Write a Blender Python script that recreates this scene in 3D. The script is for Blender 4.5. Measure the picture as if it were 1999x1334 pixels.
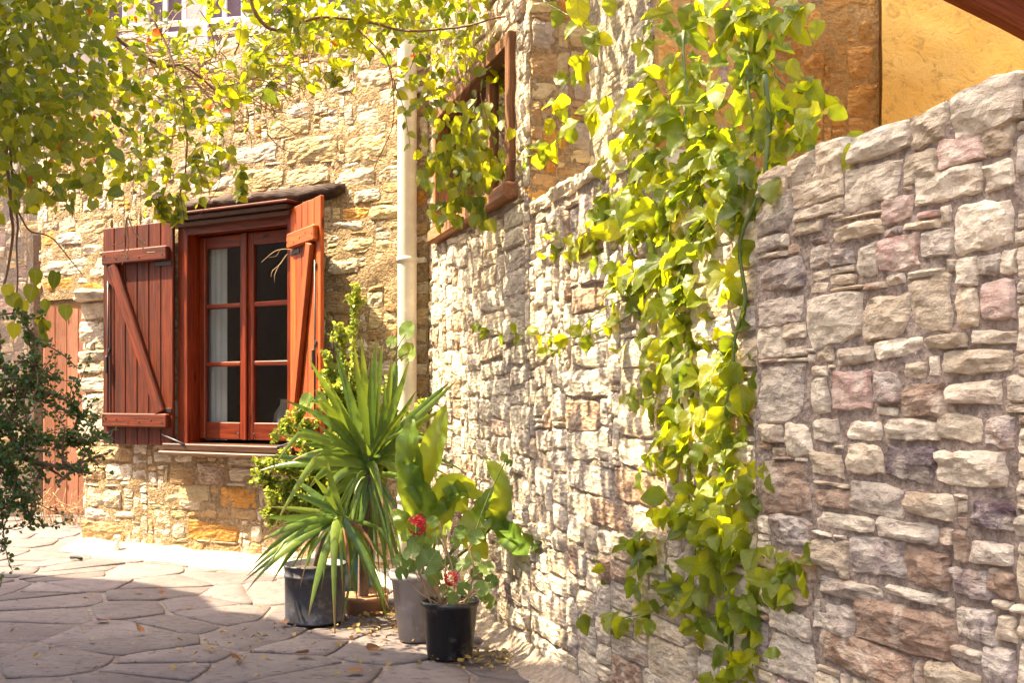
import bpy, bmesh, math, random
from mathutils import Vector, Matrix, Euler, noise
R = math.radians
random.seed(7)
S = bpy.context.scene
COL = S.collection
for o in list(bpy.data.objects): bpy.data.objects.remove(o)

# ------------------------------------------------------------------ camera, sky, sun, exposure
CAMH, FPX, HOR = 1.1, 2000.0, 780.0
cam = bpy.data.objects.new('camera', bpy.data.cameras.new('camera')); COL.objects.link(cam)
cam.location = (0, 0, CAMH); cam.rotation_euler = (R(90), 0, 0)
cam.data.lens = 36.0; cam.data.sensor_width = 36.0; cam.data.shift_y = 113/2000.0
cam.data.clip_end = 500; cam.data.clip_start = 0.05
S.camera = cam
EL = R(60); HX, HY = -0.998, 0.05
sunv = Vector((HX*math.cos(EL), HY*math.cos(EL), math.sin(EL))).normalized()
w = bpy.data.worlds.new('World'); S.world = w; w.use_nodes = True
nt = w.node_tree; nt.nodes.clear()
sky = nt.nodes.new('ShaderNodeTexSky'); sky.sky_type = 'NISHITA'; sky.sun_disc = False
sky.sun_elevation = EL; sky.sun_rotation = math.atan2(HX, HY); sky.dust_density = 6.0; sky.air_density = 1.0; sky.ozone_density = 0.0
bg = nt.nodes.new('ShaderNodeBackground'); bg.inputs[1].default_value = 0.14
wo = nt.nodes.new('ShaderNodeOutputWorld')
nt.links.new(sky.outputs[0], bg.inputs[0]); nt.links.new(bg.outputs[0], wo.inputs[0])
sl = bpy.data.lights.new('sun', 'SUN'); sl.energy = 4.9; sl.angle = R(0.5); sl.color = (1.0, 0.83, 0.54)
so = bpy.data.objects.new('sun', sl); COL.objects.link(so)
so.rotation_euler = sunv.to_track_quat('Z', 'Y').to_euler(); so.location = (-6, 3, 9)
S.view_settings.view_transform = 'Standard'; S.view_settings.look = 'None'
S.view_settings.exposure = 2.35; S.view_settings.gamma = 1.0; S.view_settings.use_curve_mapping = False

# ------------------------------------------------------------------ geometry of the place
C = Vector((-0.486, 5.99)); AR = Vector((.872, -.489)); BR = Vector((.316, -.949))
AIN = Vector((.489, .872)); BIN = Vector((.949, .316))
ANG_A = math.atan2(AR.y, AR.x); ANG_B = math.atan2(BR.y, BR.x)
def pa(px):      # position along wall A (negative = left of the inner corner)
    q = (px-1000)/FPX; return -(C.x-C.y*q)/(.872+.489*q)
def pb(px):      # position along wall B (positive = towards the camera)
    q = (px-1000)/FPX; return (q*C.y-C.x)/(.316+.949*q)
def ptA(d, out=0.): p = C+AR*d-AIN*out; return p
def ptB(d, out=0.): p = C+BR*d-BIN*out; return p
def zat(py, Z): return CAMH+(HOR-py)/FPX*Z
def at(px, py, Z): return Vector(((px-1000)/FPX*Z, Z, zat(py, Z)))
A_END, A_END_UP, LEDGE = -3.15, -3.54, 1.84
def roundpath(end, r):
    # wall A runs left to 'end', turns back round a corner of radius r
    def F(d):
        if d > end+r: p = ptA(d); return p, ANG_A
        turn = math.pi/2*r
        k = (end+r)-d
        c = ptA(end+r)+AIN*r
        if k < turn:
            a = k/r
            v = Vector((-AIN.x*math.cos(a)-AR.x*math.sin(a), -AIN.y*math.cos(a)-AR.y*math.sin(a)))
            return c+v*r, ANG_A-a
        return c-AR*r+AIN*(k-turn), ANG_A-math.pi/2
    return F
FA_lo = roundpath(A_END, .22); FA_up = roundpath(A_END_UP, .06)
FB = lambda d: (ptB(d), ANG_B)
FR = lambda d: (ptB(d, .022), ANG_B)
def line(p0, ang):
    v = Vector((math.cos(ang), math.sin(ang))); p0 = Vector(p0)
    return lambda d: (p0+v*d, ang)

# ------------------------------------------------------------------ node helpers and materials
class NT:
    def __init__(s, name):
        s.m = bpy.data.materials.new(name); s.m.use_nodes = True; s.t = s.m.node_tree; s.t.nodes.clear()
    def n(s, typ, **k):
        nd = s.t.nodes.new(typ)
        for a, b in k.items():
            if a.startswith('i_'):
                key = a[2:]; key = int(key) if key.isdigit() else key
                if hasattr(b, 'is_output') or isinstance(b, bpy.types.NodeSocket): s.t.links.new(b, nd.inputs[key])
                else: nd.inputs[key].default_value = b
            else: setattr(nd, a, b)
        return nd
    def math(s, op, a, b=0., clamp=False):
        return s.n('ShaderNodeMath', operation=op, use_clamp=clamp, i_0=a, i_1=b).outputs[0]
    def mix(s, f, a, b, bt='MIX'):
        nd = s.n('ShaderNodeMix', data_type='RGBA', blend_type=bt)
        for i, v in ((0, f), (6, a), (7, b)):
            if isinstance(v, bpy.types.NodeSocket): s.t.links.new(v, nd.inputs[i])
            else: nd.inputs[i].default_value = v if i == 0 else (*v, 1.)
        return nd.outputs[2]
    def ramp(s, f, stops, interp='LINEAR'):
        nd = s.n('ShaderNodeValToRGB', i_0=f); cr = nd.color_ramp; cr.interpolation = interp
        while len(cr.elements) < len(stops): cr.elements.new(.5)
        for e, (p, c) in zip(cr.elements, stops): e.position = p; e.color = (*c, 1.)
        return nd.outputs[0]
    def noise(s, vec, scale, detail=4., rough=.55, dist=0.):
        return s.n('ShaderNodeTexNoise', i_Vector=vec, i_Scale=scale, i_Detail=detail, i_Roughness=rough, i_Distortion=dist).outputs[0]
    def vec(s, sc=(1, 1, 1), off=None, src='Object'):
        tc = s.n('ShaderNodeTexCoord').outputs[src]
        if off is not None: tc = s.n('ShaderNodeVectorMath', operation='ADD', i_0=tc, i_1=off).outputs[0]
        return s.n('ShaderNodeMapping', i_0=tc, i_3=sc).outputs[0]
    def rnd(s):
        a = s.n('ShaderNodeObjectInfo').outputs['Random']; b = s.n('ShaderNodeNewGeometry').outputs['Random Per Island']
        return s.math('FRACT', s.math('ADD', a, b))
    def rndoff(s, r):
        return s.n('ShaderNodeCombineXYZ', i_0=s.math('MULTIPLY', r, 37.), i_1=s.math('MULTIPLY', r, 91.), i_2=s.math('MULTIPLY', r, 13.)).outputs[0]
    def out(s, sh):
        s.n('ShaderNodeOutputMaterial', i_0=sh); return s.m
    def bsdf(s, col, rough=.8, bump=None, strength=.5, dist=.01, **k):
        p = s.n('ShaderNodeBsdfPrincipled')
        for key, v in (('Base Color', col), ('Roughness', rough)):
            if isinstance(v, bpy.types.NodeSocket): s.t.links.new(v, p.inputs[key])
            else: p.inputs[key].default_value = v if key == 'Roughness' else (*v, 1.)
        for key, v in k.items(): p.inputs[key.replace('_', ' ')].default_value = v
        if bump is not None:
            b = s.n('ShaderNodeBump', i_Strength=strength, i_Distance=dist, i_Height=bump)
            s.t.links.new(b.outputs[0], p.inputs['Normal'])
        return p.outputs[0]

def mat_stone(name, a, b, c, lam=1., stain=.5, mot=.5):
    t = NT(name); r = t.rnd(); off = t.rndoff(r)
    v = t.vec(off=off); vl = t.vec((6, 6, 19), off=off)
    n1 = t.noise(v, 9., 6., .68, .8); n2 = t.noise(vl, 1.2, 6., .62, .15); n3 = t.noise(v, 110., 3., .7)
    n4 = t.noise(v, 30., 6., .72, .5); n5 = t.noise(v, 5.5, 5., .7, 1.2); n6 = t.noise(v, 6.5, 5., .7, 1.)
    col = t.mix(t.ramp(n1, [(.42, (0, 0, 0)), (.58, (1, 1, 1))]), a, b)
    col = t.mix(t.math('MULTIPLY', t.ramp(n5, [(.52, (0, 0, 0)), (.64, (1, 1, 1))]), .65*stain), col, (.36, .20, .12))
    col = t.mix(t.math('MULTIPLY', t.ramp(n6, [(.52, (0, 0, 0)), (.62, (1, 1, 1))]), mot), col, (.74, .64, .49))
    col = t.mix(t.math('MULTIPLY', t.ramp(n4, [(.52, (0, 0, 0)), (.66, (1, 1, 1))]), stain), col, c)
    saw = t.math('FRACT', t.math('MULTIPLY', n2, 5.))
    crack = t.math('MULTIPLY', t.ramp(saw, [(.0, (1, 1, 1)), (.10, (.25, .25, .25)), (.25, (0, 0, 0))]), t.ramp(n1, [(.40, (0, 0, 0)), (.60, (1, 1, 1))]))
    col = t.mix(t.math('MULTIPLY', crack, .55*lam), col, tuple(x*.4 for x in c))
    g = t.math('ADD', .84, t.math('MULTIPLY', r, .32))
    col = t.mix(1., col, t.n('ShaderNodeCombineColor', i_0=g, i_1=g, i_2=g).outputs[0], 'MULTIPLY')
    chip = t.n('ShaderNodeTexVoronoi', i_Vector=t.vec((1, 1, 2.2), off=off), i_Scale=26.).outputs[0]
    h = t.math('ADD', t.math('MULTIPLY', saw, .28*lam), t.math('ADD', t.math('ADD', t.math('MULTIPLY', n2, .5), t.math('MULTIPLY', chip, .7)), t.math('ADD', t.math('MULTIPLY', n4, 1.), t.math('MULTIPLY', n3, .25))))
    return t.out(t.bsdf(col, .9, h, 1., .016, Specular_IOR_Level=.2))
ST = {
 'w': mat_stone('stone_white', (.78, .67, .51), (.62, .51, .38), (.34, .26, .21), .9, .4),
 'c': mat_stone('stone_cream', (.66, .54, .39), (.57, .45, .31), (.38, .26, .18), 1., .45),
 't': mat_stone('stone_tan', (.52, .34, .17), (.44, .27, .12), (.30, .16, .07), 1., .5, .25),
 'o': mat_stone('stone_orange', (.66, .34, .09), (.55, .25, .05), (.30, .11, .025), .8, .6, .06),
 'p': mat_stone('stone_pink', (.52, .34, .28), (.62, .48, .39), (.40, .20, .16), .7, .5),
 'g': mat_stone('stone_grey', (.54, .45, .36), (.66, .56, .44), (.31, .23, .21), 1.1, .6),
 'v': mat_stone('stone_purple', (.39, .31, .27), (.60, .51, .42), (.17, .12, .13), 1.1, .8),
 'd': mat_stone('stone_dark', (.12, .08, .09), (.30, .23, .22), (.05, .03, .05), .9, .7),
 'b': mat_stone('stone_brown', (.34, .22, .15), (.44, .31, .22), (.20, .12, .10), .9, .6),
 'y': mat_stone('stone_pale_yellow', (.64, .50, .28), (.56, .41, .21), (.42, .27, .12), .7, .4, .3),
}
def mat_mortar(name, a, b, sc=1., h=.012):
    t = NT(name); v = t.vec()
    n1 = t.noise(v, 3.*sc, 5., .6); n2 = t.noise(v, 40.*sc, 5., .75); n3 = t.noise(v, 180.*sc, 2., .7)
    vo = t.n('ShaderNodeTexVoronoi', i_Vector=v, i_Scale=70.*sc).outputs[0]
    col = t.mix(t.ramp(n1, [(.35, (0, 0, 0)), (.65, (1, 1, 1))]), a, b)
    col = t.mix(t.ramp(n2, [(.42, (1, 1, 1)), (.6, (0, 0, 0))]), col, tuple(x*.62 for x in a))
    hh = t.math('ADD', n2, t.math('ADD', t.math('MULTIPLY', vo, .5), t.math('MULTIPLY', n3, .3)))
    return t.out(t.bsdf(col, .95, hh, 1., h, Specular_IOR_Level=.15))
M_mort = mat_mortar('mortar_warm', (.38, .26, .145), (.48, .35, .21))
M_mortB = mat_mortar('mortar_pale', (.42, .34, .27), (.35, .28, .23))
M_mortR = mat_mortar('mortar_grey', (.34, .26, .21), (.43, .345, .28))
M_mortO = mat_mortar('mortar_bounce_orange', (.62, .36, .13), (.52, .28, .08))  # warm bounced light of the shaded faces put into this orange
M_white = mat_mortar('whitewashed_render', (.62, .56, .46), (.52, .45, .36), .7, .01)
M_ground = mat_mortar('ground_mortar', (.22, .175, .16), (.26, .215, .19), .8, .008)
def mat_flag():
    t = NT('flagstone_pale'); r = t.rnd(); off = t.rndoff(r)
    v = t.vec(off=off); vs = t.vec((2.6, 5., 1), off=off)
    n1 = t.noise(v, 3.5, 5., .65); n2 = t.noise(v, 22., 6., .7); n3 = t.noise(vs, 7., 6., .72, .4)
    col = t.mix(t.ramp(n1, [(.35, (0, 0, 0)), (.65, (1, 1, 1))]), (.165, .140, .138), (.105, .086, .088))
    col = t.mix(t.ramp(n3, [(.38, (1, 1, 1)), (.46, (0, 0, 0))]), col, (.07, .05, .05))
    col = t.mix(t.math('MULTIPLY', t.ramp(n2, [(.50, (0, 0, 0)), (.62, (1, 1, 1))]), .75), col, (.14, .10, .10))
    g = t.math('ADD', .75, t.math('MULTIPLY', r, .4))
    col = t.mix(1., col, t.n('ShaderNodeCombineColor', i_0=g, i_1=g, i_2=g).outputs[0], 'MULTIPLY')
    hh = t.math('ADD', t.math('MULTIPLY', n3, 1.), t.math('MULTIPLY', n2, .6))
    return t.out(t.bsdf(col, .8, hh, .8, .008, Specular_IOR_Level=.35))
M_flag = mat_flag()
def mat_plaster():
    t = NT('ochre_plaster'); v = t.vec()
    n1 = t.noise(v, 2.4, 6., .6, 1.2); n2 = t.noise(v, 14., 5., .7, 1.5); n3 = t.noise(v, 60., 3.)
    col = t.mix(t.ramp(n1, [(.35, (0, 0, 0)), (.65, (1, 1, 1))]), (.84, .45, .08), (.88, .55, .15))
    col = t.mix(t.math('MULTIPLY', t.ramp(n2, [(.36, (1, 1, 1)), (.47, (0, 0, 0))]), .7), col, (.52, .28, .07))
    return t.out(t.bsdf(col, .9, t.math('ADD', n2, t.math('MULTIPLY', n3, .3)), .6, .015, Specular_IOR_Level=.2))
M_plaster = mat_plaster()
def mat_wood(name, a, b, axis='z', rough=.38, coat=.3, h=.003, weather=.0):
    t = NT(name); r = t.rnd(); off = t.rndoff(r)
    sc = {'z': (22, 22, 1.1), 'x': (1.1, 22, 22), 'y': (22, 1.1, 22)}[axis]
    v = t.vec(sc, off=off); v2 = t.vec(off=off)
    n1 = t.noise(v, 1.6, 5., .6, 1.2); n2 = t.noise(v, 7., 3., .6, .3); n3 = t.noise(v2, 5., 4., .6)
    k = t.vec({'z': (9, 9, 2.4), 'x': (2.4, 9, 9), 'y': (9, 2.4, 9)}[axis], off=off)
    vo = t.n('ShaderNodeTexVoronoi', i_Vector=k, i_Scale=1.).outputs[0]
    col = t.mix(t.ramp(n1, [(.35, (0, 0, 0)), (.65, (1, 1, 1))]), a, b)
    col = t.mix(t.math('MULTIPLY', t.ramp(n2, [(.35, (1, 1, 1)), (.5, (0, 0, 0))]), .5), col, tuple(x*.4 for x in a))
    col = t.mix(t.ramp(vo, [(.05, (1, 1, 1)), (.12, (0, 0, 0))]), col, tuple(x*.22 for x in a))
    g = t.math('ADD', .42, t.math('ADD', t.math('MULTIPLY', r, .7), t.math('MULTIPLY', n3, .5)))
    col = t.mix(1., col, t.n('ShaderNodeCombineColor', i_0=g, i_1=g, i_2=g).outputs[0], 'MULTIPLY')
    ro = t.math('ADD', rough, t.math('MULTIPLY', n3, .2))
    return t.out(t.bsdf(col, ro, t.math('ADD', n1, n2), .5, h, Coat_Weight=coat*.5, Coat_Roughness=.25, Specular_IOR_Level=.3))
RED1, RED2 = (.10, .013, .004), (.22, .032, .006)
W_z = mat_wood('varnished_wood_upright', RED1, RED2, 'z', .24, .8)
W_x = mat_wood('varnished_wood_level', RED1, RED2, 'x', .24, .8)
SH1, SH2 = (.05, .008, .002), (.16, .024, .004)
S_z = mat_wood('shutter_wood_upright', SH1, SH2, 'z', .55, 0.)
S_x = mat_wood('shutter_wood_level', SH1, SH2, 'x', .55, 0.)
O_z = mat_wood('sunlight_tinted_shutter_wood', (.26, .042, .005), (.42, .085, .010), 'z', .5, .0)  # same shutter wood, with the sun's orange brightness put into its colour
O_x = mat_wood('sunlight_tinted_rail_wood', (.26, .042, .005), (.42, .085, .010), 'x', .5, .0)  # rails of that shutter, sunlight likewise put into the colour
D_x = mat_wood('dark_stained_wood', (.055, .022, .013), (.11, .045, .025), 'x', .4, .3, .004)
L_x = mat_wood('old_lintel_wood', (.018, .010, .008), (.07, .038, .028), 'x', .7, .0, .02)
F_z = mat_wood('brown_side_window_wood', (.17, .07, .03), (.30, .13, .06), 'z', .6, .0, .006)
F_x = mat_wood('brown_side_window_rail', (.17, .07, .03), (.30, .13, .06), 'x', .6, .0, .006)
Door_z = mat_wood('faded_salmon_door_paint', (.72, .36, .23), (.78, .42, .28), 'z', .75, .0, .004)
B_wood = mat_wood('roof_beam_wood', (.20, .045, .015), (.30, .075, .02), 'x', .6, .0, .006)
def flat(name, c, rough=.5, metal=0., var=.15, bumps=.2, bs=30., **k):
    t = NT(name); v = t.vec(); n = t.noise(v, bs, 5., .65); n2 = t.noise(v, 4., 4., .6)
    col = t.mix(t.ramp(n2, [(.35, (0, 0, 0)), (.65, (1, 1, 1))]), c, tuple(x*(1-var) for x in c))
    col = t.mix(t.math('MULTIPLY', t.ramp(n, [(.55, (0, 0, 0)), (.7, (1, 1, 1))]), var), col, tuple(min(1, x*1.5+.05) for x in c))
    if var >= .3:
        st = t.noise(t.vec((9, 9, 1.6)), 2.2, 5., .7, .3); col = t.mix(t.math('MULTIPLY', t.ramp(st, [(.50, (0, 0, 0)), (.66, (1, 1, 1))]), .6), col, tuple(x*.35+.03 for x in (c[0], c[1]*.9, c[2]*.8)))
        st2 = t.noise(v, 9., 6., .75); col = t.mix(t.math('MULTIPLY', t.ramp(st2, [(.56, (0, 0, 0)), (.64, (1, 1, 1))]), .35), col, (.30, .24, .19))
    return t.out(t.bsdf(col, rough, n, bumps, .004, Metallic=metal, **k))
M_pipe = flat('cream_painted_pipe', (.62, .57, .48), .5, 0, .22, .2)
M_iron = flat('dark_iron', (.05, .045, .045), .5, .6)
M_galv = flat('weathered_dark_galvanised_steel', (.085, .085, .105), .5, .25, .5, .25, 14.)
M_black = flat('black_plastic', (.012, .013, .018), .35, 0, .3, .1)
M_pale = flat('stained_pale_plastic', (.42, .38, .37), .6, 0, .4, .3, 12.)
M_terra = flat('terracotta', (.48, .25, .14), .85, 0, .3, .4)
M_blue = flat('blue_glazed_pot', (.02, .18, .32), .3, 0, .3, .1)
M_soil = flat('dark_soil', (.06, .035, .02), .95, 0, .5, 1., 60.)
M_curtain = flat('white_curtain', (.8, .79, .78), .9, 0, .15, .2)
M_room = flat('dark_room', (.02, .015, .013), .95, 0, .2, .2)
M_purple = flat('plum_curtain', (.17, .07, .12), .9, 0, .3, .2)
M_farwall = flat('pale_render', (.60, .50, .44), .9, 0, .12, .4, 8.)
M_farwhite = flat('white_window_paint', (.7, .66, .62), .6, 0, .1, .1)
M_tile = flat('terracotta_roof_tiles', (.36, .16, .09), .8, 0, .4, .4)
M_rubber = flat('black_rubber', (.02, .02, .02), .7)
M_dusty = flat('dusty_window_glass', (.16, .09, .11), .6, 0, .4, .1)
def mat_glass():
    t = NT('window_glass')
    g = t.n('ShaderNodeBsdfGlossy', i_Roughness=.03); g.inputs[0].default_value = (.8, .8, .8, 1)
    tr = t.n('ShaderNodeBsdfTransparent'); tr.inputs[0].default_value = (.82, .85, .85, 1)
    f = t.n('ShaderNodeFresnel', i_IOR=1.55).outputs[0]
    return t.out(t.n('ShaderNodeMixShader', i_0=t.math('MULTIPLY', f, t.math('SUBTRACT', 1., t.n('ShaderNodeNewGeometry').outputs['Backfacing'])), i_1=tr.outputs[0], i_2=g.outputs[0]).outputs[0])
M_glass = mat_glass()
def mat_leaf(name, stops, trans, tw=.5, veins=1., rough=.4, red=.0, vcol=(.45, .5, .12), vscale=7.):
    t = NT(name); r = t.rnd()
    uv = t.n('ShaderNodeTexCoord').outputs['UV']
    sx = t.n('ShaderNodeSeparateXYZ', i_0=uv)
    u = t.math('ABSOLUTE', t.math('SUBTRACT', sx.outputs[0], .5)); vv = sx.outputs[1]
    col = t.ramp(r, stops)
    n = t.noise(t.vec(off=t.rndoff(r)), 45., 4., .6)
    col = t.mix(t.math('MULTIPLY', t.ramp(n, [(.4, (0, 0, 0)), (.7, (1, 1, 1))]), .35), col, tuple(min(1, x*1.6) for x in stops[-1][1]))
    side = t.math('FRACT', t.math('MULTIPLY', t.math('SUBTRACT', vv, t.math('MULTIPLY', u, .9)), vscale))
    sv = t.math('LESS_THAN', t.math('ABSOLUTE', t.math('SUBTRACT', side, .5)), .07)
    mv = t.math('LESS_THAN', u, .022)
    ve = t.math('MULTIPLY', t.math('MAXIMUM', sv, mv), veins)
    col = t.mix(t.math('MULTIPLY', ve, .7), col, vcol)
    tcol = t.mix(t.ramp(t.math('FRACT', t.math('MULTIPLY', r, 7.7)), [(.0, (0, 0, 0)), (.55, (.5, .5, .5)), (1., (1, 1, 1))]), (trans[0]*.22, trans[1]*.36, trans[2]), trans)
    tcol = t.mix(t.math('MULTIPLY', ve, .35), tcol, tuple(x*.55 for x in trans))
    if name == 'yucca_leaf': col = t.mix(t.ramp(t.math('ADD', vv, t.math('MULTIPLY', r, .12)), [(.93, (0, 0, 0)), (1., (1, 1, 1))]), col, (.22, .12, .05))
    if red > 0:
        rr = t.math('GREATER_THAN', t.math('FRACT', t.math('MULTIPLY', r, 17.3)), 1-red)
        col = t.mix(rr, col, (.30, .07, .02)); tcol = t.mix(rr, tcol, (.75, .16, .03))
    hb = t.math('SUBTRACT', t.math('MULTIPLY', n, .4), ve)
    p = t.bsdf(col, rough, hb, .5, .003, Specular_IOR_Level=.5)
    tl = t.n('ShaderNodeBsdfTranslucent', i_0=tcol)
    return t.out(t.n('ShaderNodeMixShader', i_0=tw, i_1=p, i_2=tl.outputs[0]).outputs[0])
L_creep = mat_leaf('creeper_leaf', [(0, (.015, .045, .006)), (.5, (.05, .09, .006)), (1, (.15, .17, .010))], (.74, .66, .010), .5, .5, .42, .010)
L_pass = mat_leaf('passion_vine_leaf', [(0, (.025, .055, .006)), (.4, (.08, .12, .008)), (1, (.19, .22, .012))], (.86, .82, .012), .60, 1., .42, .0, (.03, .06, .008), 6.)
L_yuc = mat_leaf('yucca_leaf', [(0, (.035, .08, .012)), (.5, (.075, .14, .016)), (1, (.16, .22, .03))], (.42, .50, .03), .25, .0, .35)
L_jade = mat_leaf('jade_leaf', [(0, (.10, .17, .015)), (1, (.26, .30, .04))], (.75, .72, .06), .45, .0, .3)
L_jadedark = mat_leaf('dark_jade_leaf', [(0, (.03, .07, .012)), (1, (.07, .13, .02))], (.25, .35, .03), .22, .0, .35)
L_canna = mat_leaf('broad_leaf', [(0, (.05, .12, .012)), (1, (.12, .20, .02))], (.66, .70, .03), .45, .35, .35, .0, (.2, .3, .06), 14.)
L_ger = mat_leaf('geranium_leaf', [(0, (.05, .11, .02)), (1, (.12, .19, .03))], (.45, .55, .05), .35, .5, .5)
L_dry = mat_leaf('dry_leaf', [(0, (.13, .04, .02)), (1, (.26, .10, .04))], (.4, .15, .05), .2, .4, .7)
M_petal = mat_leaf('red_petal', [(0, (.50, .004, .012)), (1, (.75, .015, .03))], (.9, .03, .04), .25, .0, .5)
M_stem = flat('green_stem', (.12, .17, .03), .5, 0, .3, .3, 60.)
M_twig = flat('brown_twig', (.20, .10, .055), .8, 0, .4, .8, 60.)
M_twigpale = flat('pale_dry_twig', (.46, .30, .17), .8, 0, .3, .8, 60.)
M_bark = flat('grey_brown_bark', (.18, .12, .09), .9, 0, .4, 1., 40.)

# ------------------------------------------------------------------ object helpers
def tag(o, label=None, cat=None, group=None, kind=None):
    if label: o['label'] = label
    if cat: o['category'] = cat
    if group: o['group'] = group
    if kind: o['kind'] = kind
    return o
def empty(name, loc=(0, 0, 0), label=None, cat=None, group=None, kind=None):
    o = bpy.data.objects.new(name, None); COL.objects.link(o); o.location = loc; o.empty_display_size = .1
    return tag(o, label, cat, group, kind)
def link(name, me, parent=None, M=None):
    o = bpy.data.objects.new(name, me); COL.objects.link(o)
    M = M if M is not None else Matrix.Identity(4)
    if parent is not None:
        o.parent = parent; o.matrix_basis = WORLD(parent).inverted() @ M
    else: o.matrix_basis = M
    return o
def WORLD(o):
    m = o.matrix_basis.copy()
    return WORLD(o.parent) @ m if o.parent else m
def mesh(name, vs, fs, mat, smooth=False, uvs=None):
    me = bpy.data.meshes.new(name); me.from_pydata([tuple(v) for v in vs], [], fs)
    mats = mat if isinstance(mat, list) else [mat]
    for m in mats: me.materials.append(m)
    if smooth: me.polygons.foreach_set('use_smooth', [True]*len(me.polygons))
    if uvs:
        l = me.uv_layers.new(name='UVMap'); idx = [0]*len(me.loops); me.loops.foreach_get('vertex_index', idx)
        flat_ = []
        for i in idx: flat_ += uvs[i]
        l.data.foreach_set('uv', flat_)
    me.update(); return me
def frame(p2, z, ang): return Matrix.Translation((p2[0], p2[1], z)) @ Matrix.Rotation(ang, 4, 'Z')
def boxme(name, sx, sy, sz, mat, bev=.004, wob=0.):
    bm = bmesh.new(); bmesh.ops.create_cube(bm, size=1.)
    for v in bm.verts: v.co = Vector((v.co.x*sx, v.co.y*sy, v.co.z*sz))
    if bev: bmesh.ops.bevel(bm, geom=bm.edges[:], offset=min(bev, sx*.3, sy*.3, sz*.3), segments=1, affect='EDGES')
    me = bpy.data.meshes.new(name); bm.to_mesh(me); bm.free(); me.materials.append(mat); return me
def box(name, parent, base, c, s, mat, bev=.004, roty=0., rotx=0.):
    """a box centred at c (in the frame 'base') with size s"""
    return link(name, boxme(name, *s, mat, bev), parent, base @ Matrix.Translation(c) @ Matrix.Rotation(roty, 4, 'Y') @ Matrix.Rotation(rotx, 4, 'X'))
def tubegeo(pts, rad, n=6):
    vs, fs = [], []
    pts = [Vector(p) for p in pts]; up = Vector((0.13, .21, .97))
    for i, p in enumerate(pts):
        t = (pts[min(i+1, len(pts)-1)]-pts[max(i-1, 0)])
        t = t.normalized() if t.length > 1e-6 else Vector((0, 0, 1))
        a = t.cross(up); a = a.normalized() if a.length > .05 else t.cross(Vector((1, 0, 0))).normalized()
        b = t.cross(a); r = rad[i] if isinstance(rad, (list, tuple)) else rad
        for k in range(n):
            w_ = 2*math.pi*k/n; vs.append(p+a*math.cos(w_)*r+b*math.sin(w_)*r)
    for i in range(len(pts)-1):
        for k in range(n):
            k2 = (k+1) % n; fs.append((i*n+k, i*n+k2, (i+1)*n+k2, (i+1)*n+k))
    fs.append(tuple(range(n))[::-1]); fs.append(tuple(range((len(pts)-1)*n, len(pts)*n)))
    return vs, fs
def tube(name, pts, rad, mat, parent=None, n=6, base=None):
    base = base if base is not None else Matrix.Identity(4)
    c = Vector(pts[0]); vs, fs = tubegeo([Vector(p)-c for p in pts], rad, n)
    return link(name, mesh(name, vs, fs, mat, True), parent, base @ Matrix.Translation(c))
def multitube(name, lst, mat, parent, n=5):
    VS, FS = [], []
    one = {'stems': 'stem', 'stalks': 'stalk', 'vine_stems': 'vine_stem', 'branches': 'branch'}.get(name)
    if one and len(lst) <= 130:
        for pts, rad in lst: o = tube(one, pts, rad, mat, parent, n)
        return o
    for pts, rad in lst:
        vs, fs = tubegeo(pts, rad, n); k = len(VS); VS += vs; FS += [tuple(i+k for i in f) for f in fs]
    o = link(name, mesh(name, VS, FS, mat, True), parent); o['kind'] = 'stuff'; return o
def lathe(name, prof, mat, parent=None, loc=(0, 0, 0), n=40, jit=0.):
    vs, fs = [], []
    for r_, z_ in prof:
        for k in range(n):
            a = 2*math.pi*k/n; rr = r_*(1+jit*math.sin(3*a+z_*9)); vs.append((rr*math.cos(a), rr*math.sin(a), z_))
    for i in range(len(prof)-1):
        for k in range(n): k2 = (k+1) % n; fs.append((i*n+k, i*n+k2, (i+1)*n+k2, (i+1)*n+k))
    fs.append(tuple(range(n))[::-1])
    return link(name, mesh(name, vs, fs, mat, True), parent, Matrix.Translation(loc))
def smoothpath(keys, n=8):
    keys = [Vector(k) for k in keys]; out = []
    for i in range(len(keys)-1):
        p0 = keys[max(i-1, 0)]; p1 = keys[i]; p2 = keys[i+1]; p3 = keys[min(i+2, len(keys)-1)]
        for j in range(n):
            t = j/n
            out.append(.5*((2*p1)+(-p0+p2)*t+(2*p0-5*p1+4*p2-p3)*t*t+(-p0+3*p1-3*p2+p3)*t**3))
    out.append(keys[-1]); return out

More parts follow.
